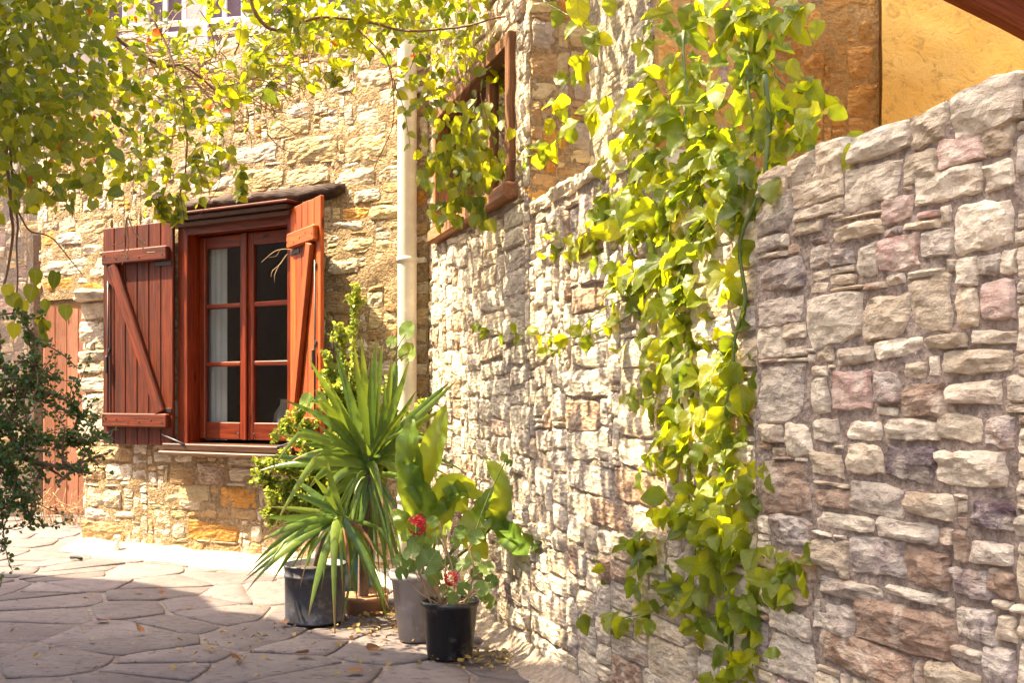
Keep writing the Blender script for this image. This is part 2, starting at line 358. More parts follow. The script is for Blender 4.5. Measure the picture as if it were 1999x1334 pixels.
# ------------------------------------------------------------------ stone walls
def N(x, y, z=0.): return noise.noise(Vector((x, y, z)))
def stone_geo(w_, h_, proud, back, seed, big):
    us = [-1, -.88, -.5, -.12, .3, .7, .9, 1] if not big else [-1, -.94, -.78, -.52, -.27, 0, .25, .5, .76, .93, 1]
    vsn = [-1, -.84, -.3, .25, .8, 1] if not big else [-1, -.9, -.62, -.3, 0, .3, .6, .88, 1]
    nu, nv = len(us), len(vsn); vs, fs = [], []
    rnd = random.Random(seed); cr = rnd.uniform(.03, .22); q = .13*min(w_, h_)
    co = [(rnd.uniform(-1, .6)*q, rnd.uniform(-1, .6)*q) for _ in range(4)]      # corners pulled in or out
    bow = [rnd.uniform(-.5, .9)*q*.6 for _ in range(4)]
    planes = [(rnd.uniform(.55, 1.25), rnd.uniform(-.8, .8), rnd.uniform(-.9, .9)) for _ in range(5)]
    amp = .10*min(h_, w_); fq = 2.4/min(h_, w_, .12)
    for j, v in enumerate(vsn):
        for i, u in enumerate(us):
            x = u*math.sqrt(1-cr*v*v*.5)*w_/2; z = v*math.sqrt(1-cr*u*u*.5)*h_/2
            for k, (su, sv) in enumerate(((-1, -1), (1, -1), (1, 1), (-1, 1))):
                g_ = (1+su*u)*(1+sv*v)/4; x += su*co[k][0]*g_; z += sv*co[k][1]*g_
            x += (u*(1-v*v)*bow[0 if u < 0 else 1]); z += (v*(1-u*u)*bow[2 if v < 0 else 3])
            e = max(abs(u), abs(v))
            x += amp*N(x*fq+seed, z*fq, 1.)*(.3+.7*e); z += amp*N(x*fq, z*fq+seed, 5.)*(.3+.7*e)
            if e >= 1: y = .004
            else:
                dp = min(a_+b_*u+c_*v for a_, b_, c_ in planes)
                dp = max(.25, dp)*(1. if e < .84 else .8)
                y = -proud*(dp+.35*N(x*30+seed, z*55, 2.))
            vs.append((x, y, z))
    for j in range(nv-1):
        for i in range(nu-1): a = j*nu+i; fs.append((a, a+1, a+1+nu, a+nu))
    rim = [i for i in range(nu)]+[j*nu+nu-1 for j in range(1, nv)]+[(nv-1)*nu+i for i in range(nu-2, -1, -1)]+[j*nu for j in range(nv-2, 0, -1)]
    k = len(vs)
    for r_ in rim: x, y, z = vs[r_]; vs.append((x*.97, back, z*.97))
    L = len(rim)
    for i in range(L): a, b = rim[i], rim[(i+1) % L]; fs.append((b, a, k+i, k+(i+1) % L))
    fs.append(tuple(k+i for i in range(L)))
    return vs, fs
def pick(pal):
    r_ = random.random()*sum(p for _, p in pal)
    for k, p in pal:
        r_ -= p
        if r_ <= 0: return k
    return pal[-1][0]
class Stones:
    """collects the stones of one thing: the largest 300 in the picture become objects, the rest one mesh"""
    def __init__(s, parent, cap=300): s.L = []; s.parent = parent; s.cap = cap
    def add(s, F, d, z, w_, h_, mat, proud=.02, back=.05, rot=0., big=False):
        p, ang = F(d); s.L.append((p, z, ang, w_, h_, mat, proud, back, rot, big))
    def finish(s):
        def size(it):
            p = it[0]; Z = max(p.y, .3); q = p.x/Z
            vis = 1. if -.62 < q < .62 and p.y > .5 and abs((HOR-(it[1]-CAMH)*FPX/Z)-667) < 820 else .02
            n = Vector((math.sin(it[2]), -math.cos(it[2]))); v = Vector((-p.x, -p.y)).normalized()
            return it[3]*it[4]*vis*max(.02, n.dot(v))/Z/Z
        s.L.sort(key=size, reverse=True)
        groups = {}
        for i, (p, z, ang, w_, h_, mt, proud, back, rot, big) in enumerate(s.L):
            vs, fs = stone_geo(w_, h_, proud, back, i*1.37+z*11, big or (w_*h_ > .012 and i < 140))
            M = frame(p, z, ang) @ Matrix.Rotation(rot, 4, 'Y')
            if i < s.cap: link('stone', mesh('stone', vs, fs, ST[mt], False), s.parent, M)
            else: groups.setdefault(mt, []).append(([M @ Vector(v) for v in vs], fs))
        if groups:
            VS, FS, MI = [], [], []; keys = list(groups)
            for gi, kk in enumerate(keys):
                for vs, fs in groups[kk]:
                    k = len(VS); VS += vs; FS += [tuple(a+k for a in f) for f in fs]; MI += [gi]*len(fs)
            me = mesh('rubble_stones', VS, FS, [ST[k] for k in keys], False); me.polygons.foreach_set('material_index', MI)
            o = link('rubble_stones', me, s.parent); o['kind'] = 'stuff'
def fill(SS, F, d0, d1, z0, z1, hand=(), holes=(), valid=None, pal=(('c', 1),), hs=(.05, .13), ws=(1.2, 2.8), gap=.005, cell=.0110, proud=.010, seed=1, wav=.012, chip=.3):
    """coursed rubble: hand-laid stones first, then stones of many sizes packed between them"""
    random.seed(seed)
    nd, nz = int((d1-d0)/cell), int((z1-z0)/cell)
    occ = [bytearray(nd) for _ in range(nz)]
    def mark(a0, a1, b0, b1):
        for j in range(max(0, int((b0-z0)/cell)), min(nz, int(math.ceil((b1-z0)/cell)))):
            for i in range(max(0, int((a0-d0)/cell)), min(nd, int(math.ceil((a1-d0)/cell)))): occ[j][i] = 1
    for a in holes: mark(*a)
    if valid:
        for j in range(nz):
            for i in range(nd):
                if not valid(d0+(i+.5)*cell, z0+(j+.5)*cell): occ[j][i] = 1
    for (a0, a1, b0, b1, m, pr) in hand:
        mark(a0-.003, a1+.003, b0-.003, b1+.003)
        SS.add(F, (a0+a1)/2, (b0+b1)/2, a1-a0, b1-b0, m, pr, .06, random.uniform(-.02, .02), True)
    for j in range(nz):
        i = 0
        while i < nd:
            if occ[j][i]: i += 1; continue
            small = random.random() < chip
            H = random.uniform(.018, .034) if small else random.uniform(*hs)
            Wd = random.uniform(.05, .14) if small else H*random.uniform(*ws)
            hc, wc = max(2, round(H/cell)), max(3, round(Wd/cell))
            k = 0
            while k < wc and i+k < nd and not occ[j][i+k]: k += 1
            run = k
            nfree = 0
            while i+run+nfree < nd and nfree < 3 and not occ[j][i+run+nfree]: nfree += 1
            if k == wc and nfree < 3: run = k+nfree     # swallow slivers
            h2 = 1
            while h2 < hc and j+h2 < nz and not any(occ[j+h2][i:i+run]): h2 += 1
            for jj in range(j, j+h2):
                for ii in range(i, i+run): occ[jj][ii] = 1
            if run >= 2:
                sl_ = run < 3 or h2 < 2; w_, h_ = run*cell-(gap*random.uniform(.5, 1.3) if not sl_ else .002), h2*cell-(gap*random.uniform(.5, 1.3) if not sl_ else .001)
                d = d0+(i+run/2)*cell; z = z0+(j+h2/2)*cell
                zz = z+wav*N(d*1.3, z*.7, seed)
                if w_ > .018 and h_ > .007 and random.random() > (.4 if sl_ else .03):
                    SS.add(F, d, zz, w_*random.uniform(.95, 1.06), h_*random.uniform(.94, 1.07), pick(pal), proud*random.uniform(.5, 1.5)*(.7 if small else 1), .05, random.gauss(0, .035))
            i += run
def mortar(name, parent, F, d0, d1, z0, z1, mat, holes=(), valid=None, step=.025, amp=.008, out=0.):
    vs, fs, idx = [], [], {}
    nd, nz = max(1, round((d1-d0)/step)), max(1, round((z1-z0)/step))
    for j in range(nz+1):
        for i in range(nd+1):
            d = d0+(d1-d0)*i/nd; z = z0+(z1-z0)*j/nz; p, ang = F(d)
            o = out+.002+amp*(N(p.x*9, p.y*9, z*9)*1.3+.6*N(p.x*28, p.y*28, z*28))
            vs.append((p.x+math.sin(ang)*o, p.y-math.cos(ang)*o, z))
    for j in range(nz):
        for i in range(nd):
            d = d0+(d1-d0)*(i+.5)/nd; z = z0+(z1-z0)*(j+.5)/nz
            if any(a0 < d < a1 and b0 < z < b1 for a0, a1, b0, b1 in holes): continue
            if valid and not valid(d, z): continue
            a = j*(nd+1)+i; fs.append((a, a+1, a+nd+2, a+nd+1))
    return link(name, mesh(name, vs, fs, mat, True), parent)
def hand(lst, along, ptf, proud=.016):
    out = []
    for it in lst:
        x0, y0, x1, y1, m = it[:5]
        d0, d1 = along(x0), along(x1); Z = ptf((d0+d1)/2).y
        za, zb = zat(y1, Z), zat(y0, Z)
        out.append((min(d0, d1)-.001, max(d0, d1)+.001, za-.001, zb+.001, m, it[5] if len(it) > 5 else proud*random.uniform(.8, 1.4)))
    return out

# ---- ground
g = link('ground', mesh('ground', [(-150, -60, 0), (150, -60, 0), (150, 250, 0), (-150, 250, 0)], [(0, 1, 2, 3)], M_ground)); g['kind'] = 'structure'

# ---- flagstone paving
paving = empty('flagstone_paving', (-1.5, 6, 0), kind='structure')
random.seed(21)
pts = []
sp = .33
for j in range(-1, 26):
    for i in range(-1, 20):
        pts.append(Vector((-5.2+sp*(i+.5*(j % 2))+random.uniform(-.2, .2), 2.9+j*sp*.92+random.uniform(-.2, .2))))
pts = [p for p in pts if random.random() > .30]
def wall_x(y):   # right limit of the paving: wall B
    return C.x+(C.y-y)*.316/.949
kk = 0
for i, p in enumerate(pts):
    if p.y > C.y+(C.x-p.x)*.489/.872+.1 and p.x > -3.1: continue
    if p.x > wall_x(p.y)+.2: continue
    poly = [p+Vector((a, b)) for a, b in ((-.8, -.8), (.8, -.8), (.8, .8), (-.8, .8))]
    for q in pts:
        if q is p or (q-p).length > 1.6: continue
        m = (p+q)/2; n = (q-p).normalized(); new = []
        for a in range(len(poly)):
            A_, B_ = poly[a], poly[(a+1) % len(poly)]; da, db = (A_-m).dot(n), (B_-m).dot(n)
            if da <= 0: new.append(A_)
            if da*db < 0: new.append(A_+(B_-A_)*(da/(da-db)))
        poly = new
        if not poly: break
    if len(poly) < 3: continue
    cen = sum(poly, Vector((0, 0)))/len(poly); gapw = random.uniform(.003, .011)
    dense = []
    for a in range(len(poly)):
        A_, B_ = poly[a], poly[(a+1) % len(poly)]
        L_ = (B_-A_).length
        if L_ < .03: continue
        for k in range(max(2, int(L_/.09))): dense.append(A_.lerp(B_, k/max(2, int(L_/.09))))
    if len(dense) < 5: continue
    nn = len(dense); sm = [(dense[k-1]+dense[k]*7+dense[(k+1) % nn])/9 for k in range(nn)]
    r_ = max((v-cen).length for v in sm)
    ring = []
    for k, v in enumerate(sm):
        dv = v-cen; L_ = dv.length
        dv *= (L_-gapw-.009*abs(N(v.x*9, v.y*9, 3)))/L_; ring.append(dv)
    top = .007+.006*random.random(); tx, ty = random.gauss(0, .008), random.gauss(0, .008)
    vs = [(v.x, v.y, -.02) for v in ring]+[(v.x*.995, v.y*.995, top-.006+tx*v.x+ty*v.y) for v in ring]
    vs += [(v.x*.95, v.y*.95, top+tx*v.x+ty*v.y+.002*N(v.x*20, v.y*20, i)) for v in ring]+[(v.x*.55, v.y*.55, top+tx*v.x+ty*v.y+.004*N(v.x*20, v.y*20, i)) for v in ring]+[(0, 0, top)]
    fs = []
    for lv in range(3):
        for k in range(nn): k2 = (k+1) % nn; fs.append((lv*nn+k, lv*nn+k2, (lv+1)*nn+k2, (lv+1)*nn+k))
    for k in range(nn): fs.append((3*nn+k, 3*nn+(k+1) % nn, 4*nn))
    link('flagstone', mesh('flagstone', vs, fs, M_flag, True), paving, Matrix.Translation((cen.x, cen.y, 0)))
    kk += 1

# ---- the stone house: wall A with the shuttered window, wall B with the side window
HTOP = 3.42; BEND = 1.777
house = empty('stone_house', (C.x, C.y, 0), 'old rubble stone house with red wooden window and open shutters', 'house')
winA = (-2.0, -1.0, .80, 2.27)
winB = (.235, 1.55, 2.03, 2.68)
palA = (('c', 5), ('t', 4), ('y', 4), ('o', 1.2), ('w', 2), ('g', 1.2), ('b', .6))
palAleft = (('w', 5), ('c', 3), ('g', 3), ('t', .5))
palB = (('w', 4), ('c', 3), ('g', 5), ('p', .4), ('b', .8), ('v', 1.2))
SS = Stones(house)
A_hand = [
 (150,872,258,903,'t'),(300,882,338,905,'w'),(272,882,298,905,'b'),(208,905,257,937,'w'),(258,908,330,945,'t'),(332,905,378,947,'t'),(386,905,440,945,'b'),(447,915,505,942,'c'),
 (160,907,206,940,'t'),(168,952,240,996,'c'),(240,952,318,995,'y'),(322,950,408,988,'y'),(430,953,502,992,'o'),(168,994,218,1016,'g'),(222,998,270,1014,'c'),(276,1002,360,1052,'o'),
 (350,976,392,996,'c'),(394,994,425,1012,'t'),(452,995,500,1015,'t'),(367,1019,467,1056,'o'),(158,1020,244,1066,'t'),(285,1055,330,1074,'c'),(400,1064,470,1094,'t'),
 (148,430,210,455,'y'),(163,390,208,412,'w'),(110,455,165,475,'w'),(162,478,218,497,'w'),(82,508,172,540,'w'),(176,500,218,545,'c'),
 (160,590,218,622,'w'),(155,628,218,665,'w'),(152,685,212,705,'w'),(150,708,218,732,'c'),(150,735,215,765,'w'),(160,770,217,815,'w',.02),(150,820,218,862,'w'),
 (553,200,610,228,'g'),(525,232,608,263,'y'),(557,268,660,315,'y'),(455,280,545,318,'g'),(470,330,555,366,'y'),(560,325,645,364,'y'),(415,345,465,368,'w'),(340,300,450,340,'c'),
 (675,265,755,312,'y'),(655,330,735,362,'c'),(693,370,743,395,'w'),(667,405,718,432,'o'),(722,400,792,425,'y'),(650,432,710,452,'w'),(665,465,730,497,'y'),(640,505,700,535,'c'),
 (705,520,780,548,'t'),(500,150,560,185,'c'),(640,150,700,180,'c')]
hA = hand(A_hand, pa, lambda d: ptA(d))
lo = [h for h in hA if h[3] < LEDGE]; up = [h for h in hA if h[2] >= LEDGE-.02]
holesA = [(-2.06, -.95, .74, 2.34), (-2.02, -.6, 2.3, 2.43)]
fill(SS, FA_lo, -5.0, -2.35, .02, LEDGE-.04, [h for h in lo if h[1] < -2.36], holesA, pal=palAleft, seed=3, hs=(.05, .12))
fill(SS, FA_lo, -2.35, 0., .02, LEDGE-.04, [h for h in lo if h[0] > -2.36], holesA, pal=palA, seed=4, hs=(.05, .14))
fill(SS, FA_up, -5.0, 0., LEDGE+.06, HTOP-.03, up, holesA, pal=palA, seed=5, hs=(.05, .15))
fill(SS, FB, 0.02, BEND, .03, HTOP-.03, [], [(.17, 1.62, 1.97, 2.75)], pal=palB, seed=6, hs=(.07, .13), ws=(2.1, 4.2), proud=.017, chip=.14)
SS.add(FA_lo, pa(152), zat(580, 7.5), .60, .085, 'w', .10, .2, 0., True)
FEND = line(ptB(BEND), ANG_B+math.pi/2)
fill(SS, FEND, 0., 1.6, 1.6, HTOP-.03, [], [], pal=(('o', 2.5), ('t', 3), ('y', 5), ('g', .6)), proud=.018, seed=8, hs=(.05, .14))  # orange stones carry the reflected light of this shaded end wall
SS.finish()
mortar('wall_face', house, FA_lo, -5.0, 0.0, -.03, LEDGE, M_mort, [winA])
mortar('wall_face', house, FA_up, -5.0, 0.0, LEDGE, HTOP, M_mort, [winA])
mortar('wall_face', house, FB, 0., BEND, -.03, HTOP, M_mortB, [winB], out=-.006)
mortar('wall_face', house, FEND, 0., 3.2, -.03, HTOP, M_mort)
pbk = ptA(A_END_UP)+AIN*3.4
def prism(name, poly, z0, z1, mat, parent):
    n = len(poly); vs = [(p[0], p[1], z0) for p in poly]+[(p[0], p[1], z1) for p in poly]
    fs = [tuple(range(n))[::-1], tuple(range(n, 2*n))]+[(i, (i+1) % n, n+(i+1) % n, n+i) for i in range(n)]
    return link(name, mesh(name, vs, fs, mat), parent)
e0, e1 = ptB(BEND, -.02), ptB(BEND, -.02)+BIN*3.1
prism('roof', [ptA(A_END_UP, -.02), ptA(0, -.02), e0, e1, pbk], HTOP, HTOP+.08, M_white, house)
def slabwall(name, p, q, z0, z1, th, mat, parent):
    v = (q-p).normalized(); n = Vector((-v.y, v.x))*th
    return prism(name, [p, q, q+n, p+n], z0, z1, mat, parent)
slabwall('rear_wall', pbk, e1, 0, HTOP-.01, .2, M_farwall, house)
# ledge underside fill where the upper wall steps out on the left
slabwall('stepped_corner', ptA(A_END_UP+.02, -.02), ptA(A_END+.3, -.02), LEDGE-.03, LEDGE+.05, .6, M_mort, house)

# ---- window A
win = empty('window', (0, 0, 0)); win.parent = house; win.matrix_basis = WORLD(house).inverted()
BA = frame(C, 0, ANG_A)
def bA(name, par, x0, x1, y0, y1, z0, z1, mat, bev=.004, **k):
    return box(name, par, BA, ((x0+x1)/2, (y0+y1)/2, (z0+z1)/2), (x1-x0, y1-y0, z1-z0), mat, bev, **k)
w0, w1, z0, z1 = winA
for nm, a in (('jamb', (w0-.03, w0+.06, -.03, .20, z0, z1)), ('jamb', (w1-.06, w1+.03, -.03, .20, z0, z1)),
              ('head', (w0+.06, w1-.06, -.03, .20, z1-.06, z1+.02))): bA(nm, win, *a, W_z if nm == 'jamb' else W_x)
mid = (w0+w1)/2
def sash(x0, x1):
    st, y0, y1 = .055, .07, .115
    bA('sash_stile', win, x0, x0+st, y0, y1, z0+.03, z1-.065, W_z, .006); bA('sash_stile', win, x1-st, x1, y0, y1, z0+.03, z1-.065, W_z, .006)
    bA('sash_rail', win, x0+st, x1-st, y0+.002, y1, z0+.03, z0+.145, W_x, .006); bA('sash_rail', win, x0+st, x1-st, y0+.002, y1, z1-.15, z1-.065, W_x, .006)
    ga, gb = z0+.145, z1-.15; ph = (gb-ga)/3
    for k in (1, 2): bA('glazing_bar', win, x0+st, x1-st, y0+.004, y1-.002, ga+k*ph-.016, ga+k*ph+.016, W_x, .006)
    for k in range(3): bA('glass_pane', win, x0+st, x1-st, y0+.022, y0+.027, ga+k*ph+(.016 if k else 0), ga+(k+1)*ph-(.016 if k < 2 else 0), M_glass, 0)
    for k in (.15, .85): link('screw', boxme('screw', .01, .006, .01, M_galv, .002), win, BA @ Matrix.Translation((x0+(x1-x0)*k, y0-.003, z0+.07)))
sash(w0+.065, mid-.004); sash(mid+.004, w1-.065)
bA('cover_strip', win, mid-.022, mid+.012, .052, .068, z0+.03, z1-.065, W_z, .006)
bA('sill', win, w0-.09, w1+.06, -.115, .21, z0-.045, z0+.003, D_x, .006); bA('sill_moulding', win, w0-.11, w1+.08, -.135, .0, z0-.075, z0-.047, D_x, .008)
bA('cornice', win, w0-.06, w1+.02, -.12, -.002, z1+.022, z1+.055, D_x, .008, rotx=.0); bA('cornice', win, w0-.05, w1+.01, -.09, -.002, z1-.012, z1+.020, D_x, .008)
bA('cornice', win, w0-.08, w1+.04, -.14, -.002, z1+.057, z1+.075, S_x, .006)
# curtain inside, folded
vs, fs = [], []
for i in range(25):
    for j in range(2): vs.append((w0+.02+.225*i/24, .145+.010*math.sin(i*1.15), z0+.02+j*(z1-z0-.1)))
for i in range(24): fs.append((2*i, 2*i+2, 2*i+3, 2*i+1))
vs += [(x, y+.004, z) for x, y, z in vs]; n_ = 50
fs += [(b+n_, a+n_, d+n_, c+n_) for a, b, c, d in fs]
link('curtain', mesh('curtain', vs, fs, M_curtain, True), win, BA)
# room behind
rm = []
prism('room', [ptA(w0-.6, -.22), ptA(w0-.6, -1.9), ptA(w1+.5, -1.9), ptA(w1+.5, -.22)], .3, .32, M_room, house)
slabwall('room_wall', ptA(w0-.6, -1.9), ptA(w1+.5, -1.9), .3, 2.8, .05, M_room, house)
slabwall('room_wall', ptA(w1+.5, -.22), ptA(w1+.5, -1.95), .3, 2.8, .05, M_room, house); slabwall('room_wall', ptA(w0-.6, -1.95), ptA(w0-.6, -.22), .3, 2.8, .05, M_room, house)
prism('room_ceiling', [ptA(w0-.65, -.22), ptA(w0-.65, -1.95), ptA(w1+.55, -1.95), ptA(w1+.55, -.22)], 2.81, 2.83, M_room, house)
# glass jar and pot seen inside on the sill
lathe('indoor_jar', [(0.001, 0), (.09, 0), (.11, .05), (.10, .2), (.06, .26), (.055, .3)], M_pale, win, (*ptA(-1.38, -.35), z0+.0), 20)

# ---- shutters
def shutter(base, wd, x_sign, Pm, Rm, nplank, flip):
    sh = empty('shutter', (0, 0, 0)); sh.parent = house; sh.matrix_basis = WORLD(house).inverted()
    h = 1.53; pw = wd/nplank
    for k in range(nplank):
        hh = h-random.uniform(0, .006)
        box('plank', sh, base, (pw*(k+.5), 0, hh/2), (pw-.005, .024, hh), Pm, .004)
    box('plank_backing', sh, base, (wd/2, .010, h/2), (wd-.012, .006, h-.02), M_iron, 0)
    for zz in (.17, 1.31): box('rail', sh, base, (wd/2, -.030, zz), (wd-.05, .036, .095), Rm, .008)
    # diagonal brace
    xa, xb = (wd-.10, .12) if not flip else (.10, wd-.12)
    dz = 1.26-.22; L_ = math.hypot(xb-xa, dz)
    box('brace', sh, base, ((xa+xb)/2, -.029, .74), (.085, .034, L_), Rm if False else Pm, .008, roty=math.atan2(xb-xa, dz))
    bx_ = .065 if not flip else wd-.065
    tube('bolt', [(bx_, -.022, .10), (bx_, -.022, 1.15)], .006, M_iron, sh, 6, base)
    box('bolt_handle', sh, base, (bx_, -.032, .56), (.022, .02, .12), M_iron, .004)
    hx = wd-.09 if not flip else .09
    for zz in (.24, 1.24): box('strap_hinge', sh, base, (hx, -.0155, zz), (.16, .005, .028), M_iron, .001)
    for zz in (.17, 1.31):
        for k in range(nplank): box('nail', sh, base, (max(.04, min(wd-.04, pw*(k+.5)+random.uniform(-.01, .01))), -.0495, zz+random.uniform(-.02, .02)), (.009, .004, .009), M_iron, .001)
    for zz in (.07, .66, 1.12): box('bolt_bracket', sh, base, (bx_, -.018, zz), (.03, .014, .025), M_galv, .003)
    return sh
random.seed(5)
sh1 = shutter(BA @ Matrix.Translation((-2.735, -.055, .785)), .70, 1, S_z, S_x, 6, False)
tag(sh1, 'dark red shutter folded flat against the wall')
hp = ptA(-1.0, .05); SHANG = math.atan2(-.842, .54)
sh2 = shutter(frame(hp, .775, SHANG), .50, 1, O_z, O_x, 5, True)
tag(sh2, 'sunlit orange shutter standing half open')
for x0, x1 in ((-2.13, -1.87), (-.86, -1.06)):
    tube('shutter_stay', [(x0, -.075, .86), (x1, -.12, .80)], .006, M_galv, house, 6, BA)
# rough old lintel beam
vs, fs = [], []
nl = 30; la, lb = -2.02, -.615
for i in range(nl+1):
    x = la+(lb-la)*i/nl; cz = 2.415-.02*math.sin(i/nl*2.2)+.012*N(i*.4, 3)
    for k in range(10):
        a = 2*math.pi*k/10; rr = (.052+.024*N(i*.35, k*1.3, 7)+.022*N(i*1.1, k*.9, 4))*(1 if 0 < i < nl else .7)
        vs.append((x, -.008+math.cos(a)*rr*1.1, cz+math.sin(a)*rr*.85))
for i in range(nl):
    for k in range(10): fs.append((i*10+k, (i+1)*10+k, (i+1)*10+(k+1) % 10, i*10+(k+1) % 10))
fs += [tuple(range(10)), tuple(range(nl*10, nl*10+10))[::-1]]
link('lintel', mesh('lintel', vs, fs, L_x, True), house, BA)

# ---- window B (in the side wall)
BB = frame(C, 0, ANG_B)
win2 = empty('window', (0, 0, 0)); win2.parent = house; win2.matrix_basis = WORLD(house).inverted()
tag(win2, 'side window with weathered brown frame behind hanging vine')
def bB(name, par, x0, x1, y0, y1, zz0, zz1, mat, bev=.004):
    return box(name, par, BB, ((x0+x1)/2, (y0+y1)/2, (zz0+zz1)/2), (x1-x0, y1-y0, zz1-zz0), mat, bev)
b0, b1, c0, c1 = .20, 1.58, 2.0, 2.72
bB('frame_jamb', win2, b0, b0+.06, -.03, .14, c0+.06, c1, F_z); bB('frame_jamb', win2, b1-.055, b1, -.03, .14, c0+.06, c1, F_z)
bB('frame_head', win2, b0+.06, b1-.055, -.03, .14, c1-.06, c1, F_x); bB('frame_sill', win2, b0-.02, b1+.02, -.055, .14, c0-.02, c0+.055, F_x, .012)
for k in range(1, 3):
    x = b0+.06+(b1-b0-.115)*k/3; bB('mullion', win2, x-.03, x+.03, .02, .08, c0+.055, c1-.06, F_z)
for k in range(3):
    x = b0+.06+(b1-b0-.115)*k/3; x2 = b0+.06+(b1-b0-.115)*(k+1)/3
    bB('glass_pane', win2, x+(.03 if k else 0), x2-(.03 if k < 2 else 0), .045, .05, c0+.055, c1-.06, M_glass, 0)
    bB('curtain', win2, x+.06, x2-.12, .12, .13, c0+.0, c1-.02, M_curtain, 0)

# ---- downpipe
dp = empty('downpipe', (*ptA(-.10, .05), 0), 'cream painted round downpipe in the corner of the two stone walls', 'downpipe')
pp = ptA(-.105, .07)
lathe('pipe', [(.001, .02), (.056, .02)]+[(.056, .02+k*.3) for k in range(1, 12)]+[(.056, 3.42), (.001, 3.42)], M_pipe, dp, (pp.x, pp.y, 0), 20)
for zz in (.5, 1.9, 2.9): lathe('pipe_bracket', [(.055, zz), (.062, zz), (.062, zz+.03), (.055, zz+.03)], M_pipe, dp, (pp.x, pp.y, 0), 20)

for zz in (.5, 1.9, 2.9):
    q_ = ptA(-.105, .02); box('wall_clip', dp, frame(q_, zz+.015, ANG_A), (0, 0, 0), (.19, .03, .028), M_pipe, .003)
# ---- white footing along the walls
def footing(name, F, d0, d1, wd, h, mat, seed, offs=0.):
    n = int((d1-d0)/.05); vs, fs = [], []
    prof = [(-.03, h+.01), (.02, h), (wd*.35, h*.72), (wd*.7, h*.42), (wd, h*.16), (wd*1.25, -.01)]
    for i in range(n+1):
        d = d0+(d1-d0)*i/n; p, ang = F(d); k = 1+.35*N(d*2.2, seed)+.15*N(d*9, seed)
        for (o, z) in prof: vs.append((p.x+math.sin(ang)*(o*k+offs), p.y-math.cos(ang)*(o*k+offs), z*(1+.3*N(d*6, o*20, seed))+(.004 if z > 0 else 0)))
    m = len(prof)
    for i in range(n):
        for k in range(m-1): fs.append((i*m+k, i*m+k+1, (i+1)*m+k+1, (i+1)*m+k))
    o = link(name, mesh(name, vs, fs, mat, True)); o['kind'] = 'structure'; return o
footing('footing', FA_lo, -4.6, 0.02, .15, .085, M_white, 3)
footing('footing', FB, 0., 3.55, .10, .06, M_mortB, 5)
footing('footing', FR, 3.56, 6.4, .10, .04, M_mortR, 9)

# ---- the yard wall
yard = empty('yard_wall', (*ptB(3.5), 0), 'long rubble stone garden wall with rough stepped top', 'wall')
T1, T2 = 1.93, 1.66; TSTEP = 2.75; RS = 3.562
vy = lambda d, z: z < (T1-.0 if d < TSTEP else T2)
YS = Stones(yard)
fill(YS, FB, BEND+.002, RS, .03, T1-.06, [], [], lambda d, z: z < (T1-.08 if d < TSTEP else T2-.02), pal=palB, seed=11, hs=(.07, .13), ws=(2.1, 4.2), proud=.017, chip=.14)
R_hand = [
 (1490,330,1543,374,'w'),(1546,300,1612,347,'w'),(1614,275,1668,318,'c'),(1670,318,1775,400,'w'),(1672,272,1765,314,'c'),(1776,235,1865,290,'w'),(1872,165,1999,235,'w',.02),
 (1736,205,1868,232,'w'),(1855,262,1935,325,'p'),(1785,295,1850,350,'c'),(1565,352,1664,395,'c'),(1500,385,1562,455,'g'),(1568,398,1664,425,'c'),(1805,330,1930,392,'w'),(1940,312,1999,370,'w'),
 (1882,388,1999,485,'w',.02),(1745,385,1803,432,'p'),(1937,240,1999,300,'c'),(1646,432,1740,470,'c'),(1737,462,1815,525,'p'),(1818,450,1880,500,'g'),(1690,478,1732,540,'w'),(1570,430,1625,455,'c'),
 (1496,512,1587,575,'v'),(1500,580,1582,638,'g'),(1605,575,1702,672,'w',.03),(1706,570,1790,668,'c'),(1796,545,1880,648,'c'),(1936,550,1999,627,'p'),(1497,642,1545,697,'w'),(1550,630,1592,665,'c'),
 (1727,663,1825,697,'w'),(1832,652,1905,682,'c'),(1862,684,1999,727,'c'),(1655,680,1720,712,'w'),(1613,682,1646,706,'c'),(1496,714,1590,825,'g'),(1640,725,1720,800,'p'),(1725,722,1773,790,'v'),
 (1777,745,1868,815,'b'),(1870,742,1977,795,'w'),(1550,830,1598,890,'w'),(1500,832,1542,862,'c'),(1605,817,1650,862,'w'),(1675,822,1742,860,'w'),(1746,820,1848,862,'w'),(1850,812,1938,862,'c'),
 (1944,815,1999,875,'v'),(1602,882,1660,932,'c'),(1670,864,1740,926,'c'),(1746,867,1843,937,'d'),(1848,880,1985,957,'w',.02),(1505,905,1600,1005,'b'),(1678,942,1783,1008,'w'),(1787,960,1880,1010,'c'),
 (1920,980,1999,1035,'d'),(1606,955,1674,995,'c'),(1610,1003,1720,1035,'w'),(1730,1018,1850,1060,'w'),(1525,1012,1602,1070,'v'),(1610,1055,1672,1120,'c'),(1676,1050,1785,1130,'g'),(1790,1070,1872,1147,'b'),
 (1876,1112,1950,1170,'v'),(1915,1060,1995,1106,'c'),(1955,1115,1999,1165,'g'),(1532,1080,1604,1180,'b'),(1620,1133,1745,1176,'w'),(1752,1152,1850,1172,'w'),(1606,1182,1680,1240,'g'),(1687,1180,1885,1268,'b',.02),
 (1890,1190,1960,1255,'v'),(1968,1200,1999,1255,'c'),(1870,1262,1940,1288,'w'),(1615,1250,1800,1325,'b',.02),(1835,1294,1938,1380,'c'),(1945,1265,1999,1350,'g'),(1520,1190,1600,1240,'w'),(1520,1250,1608,1330,'g')]
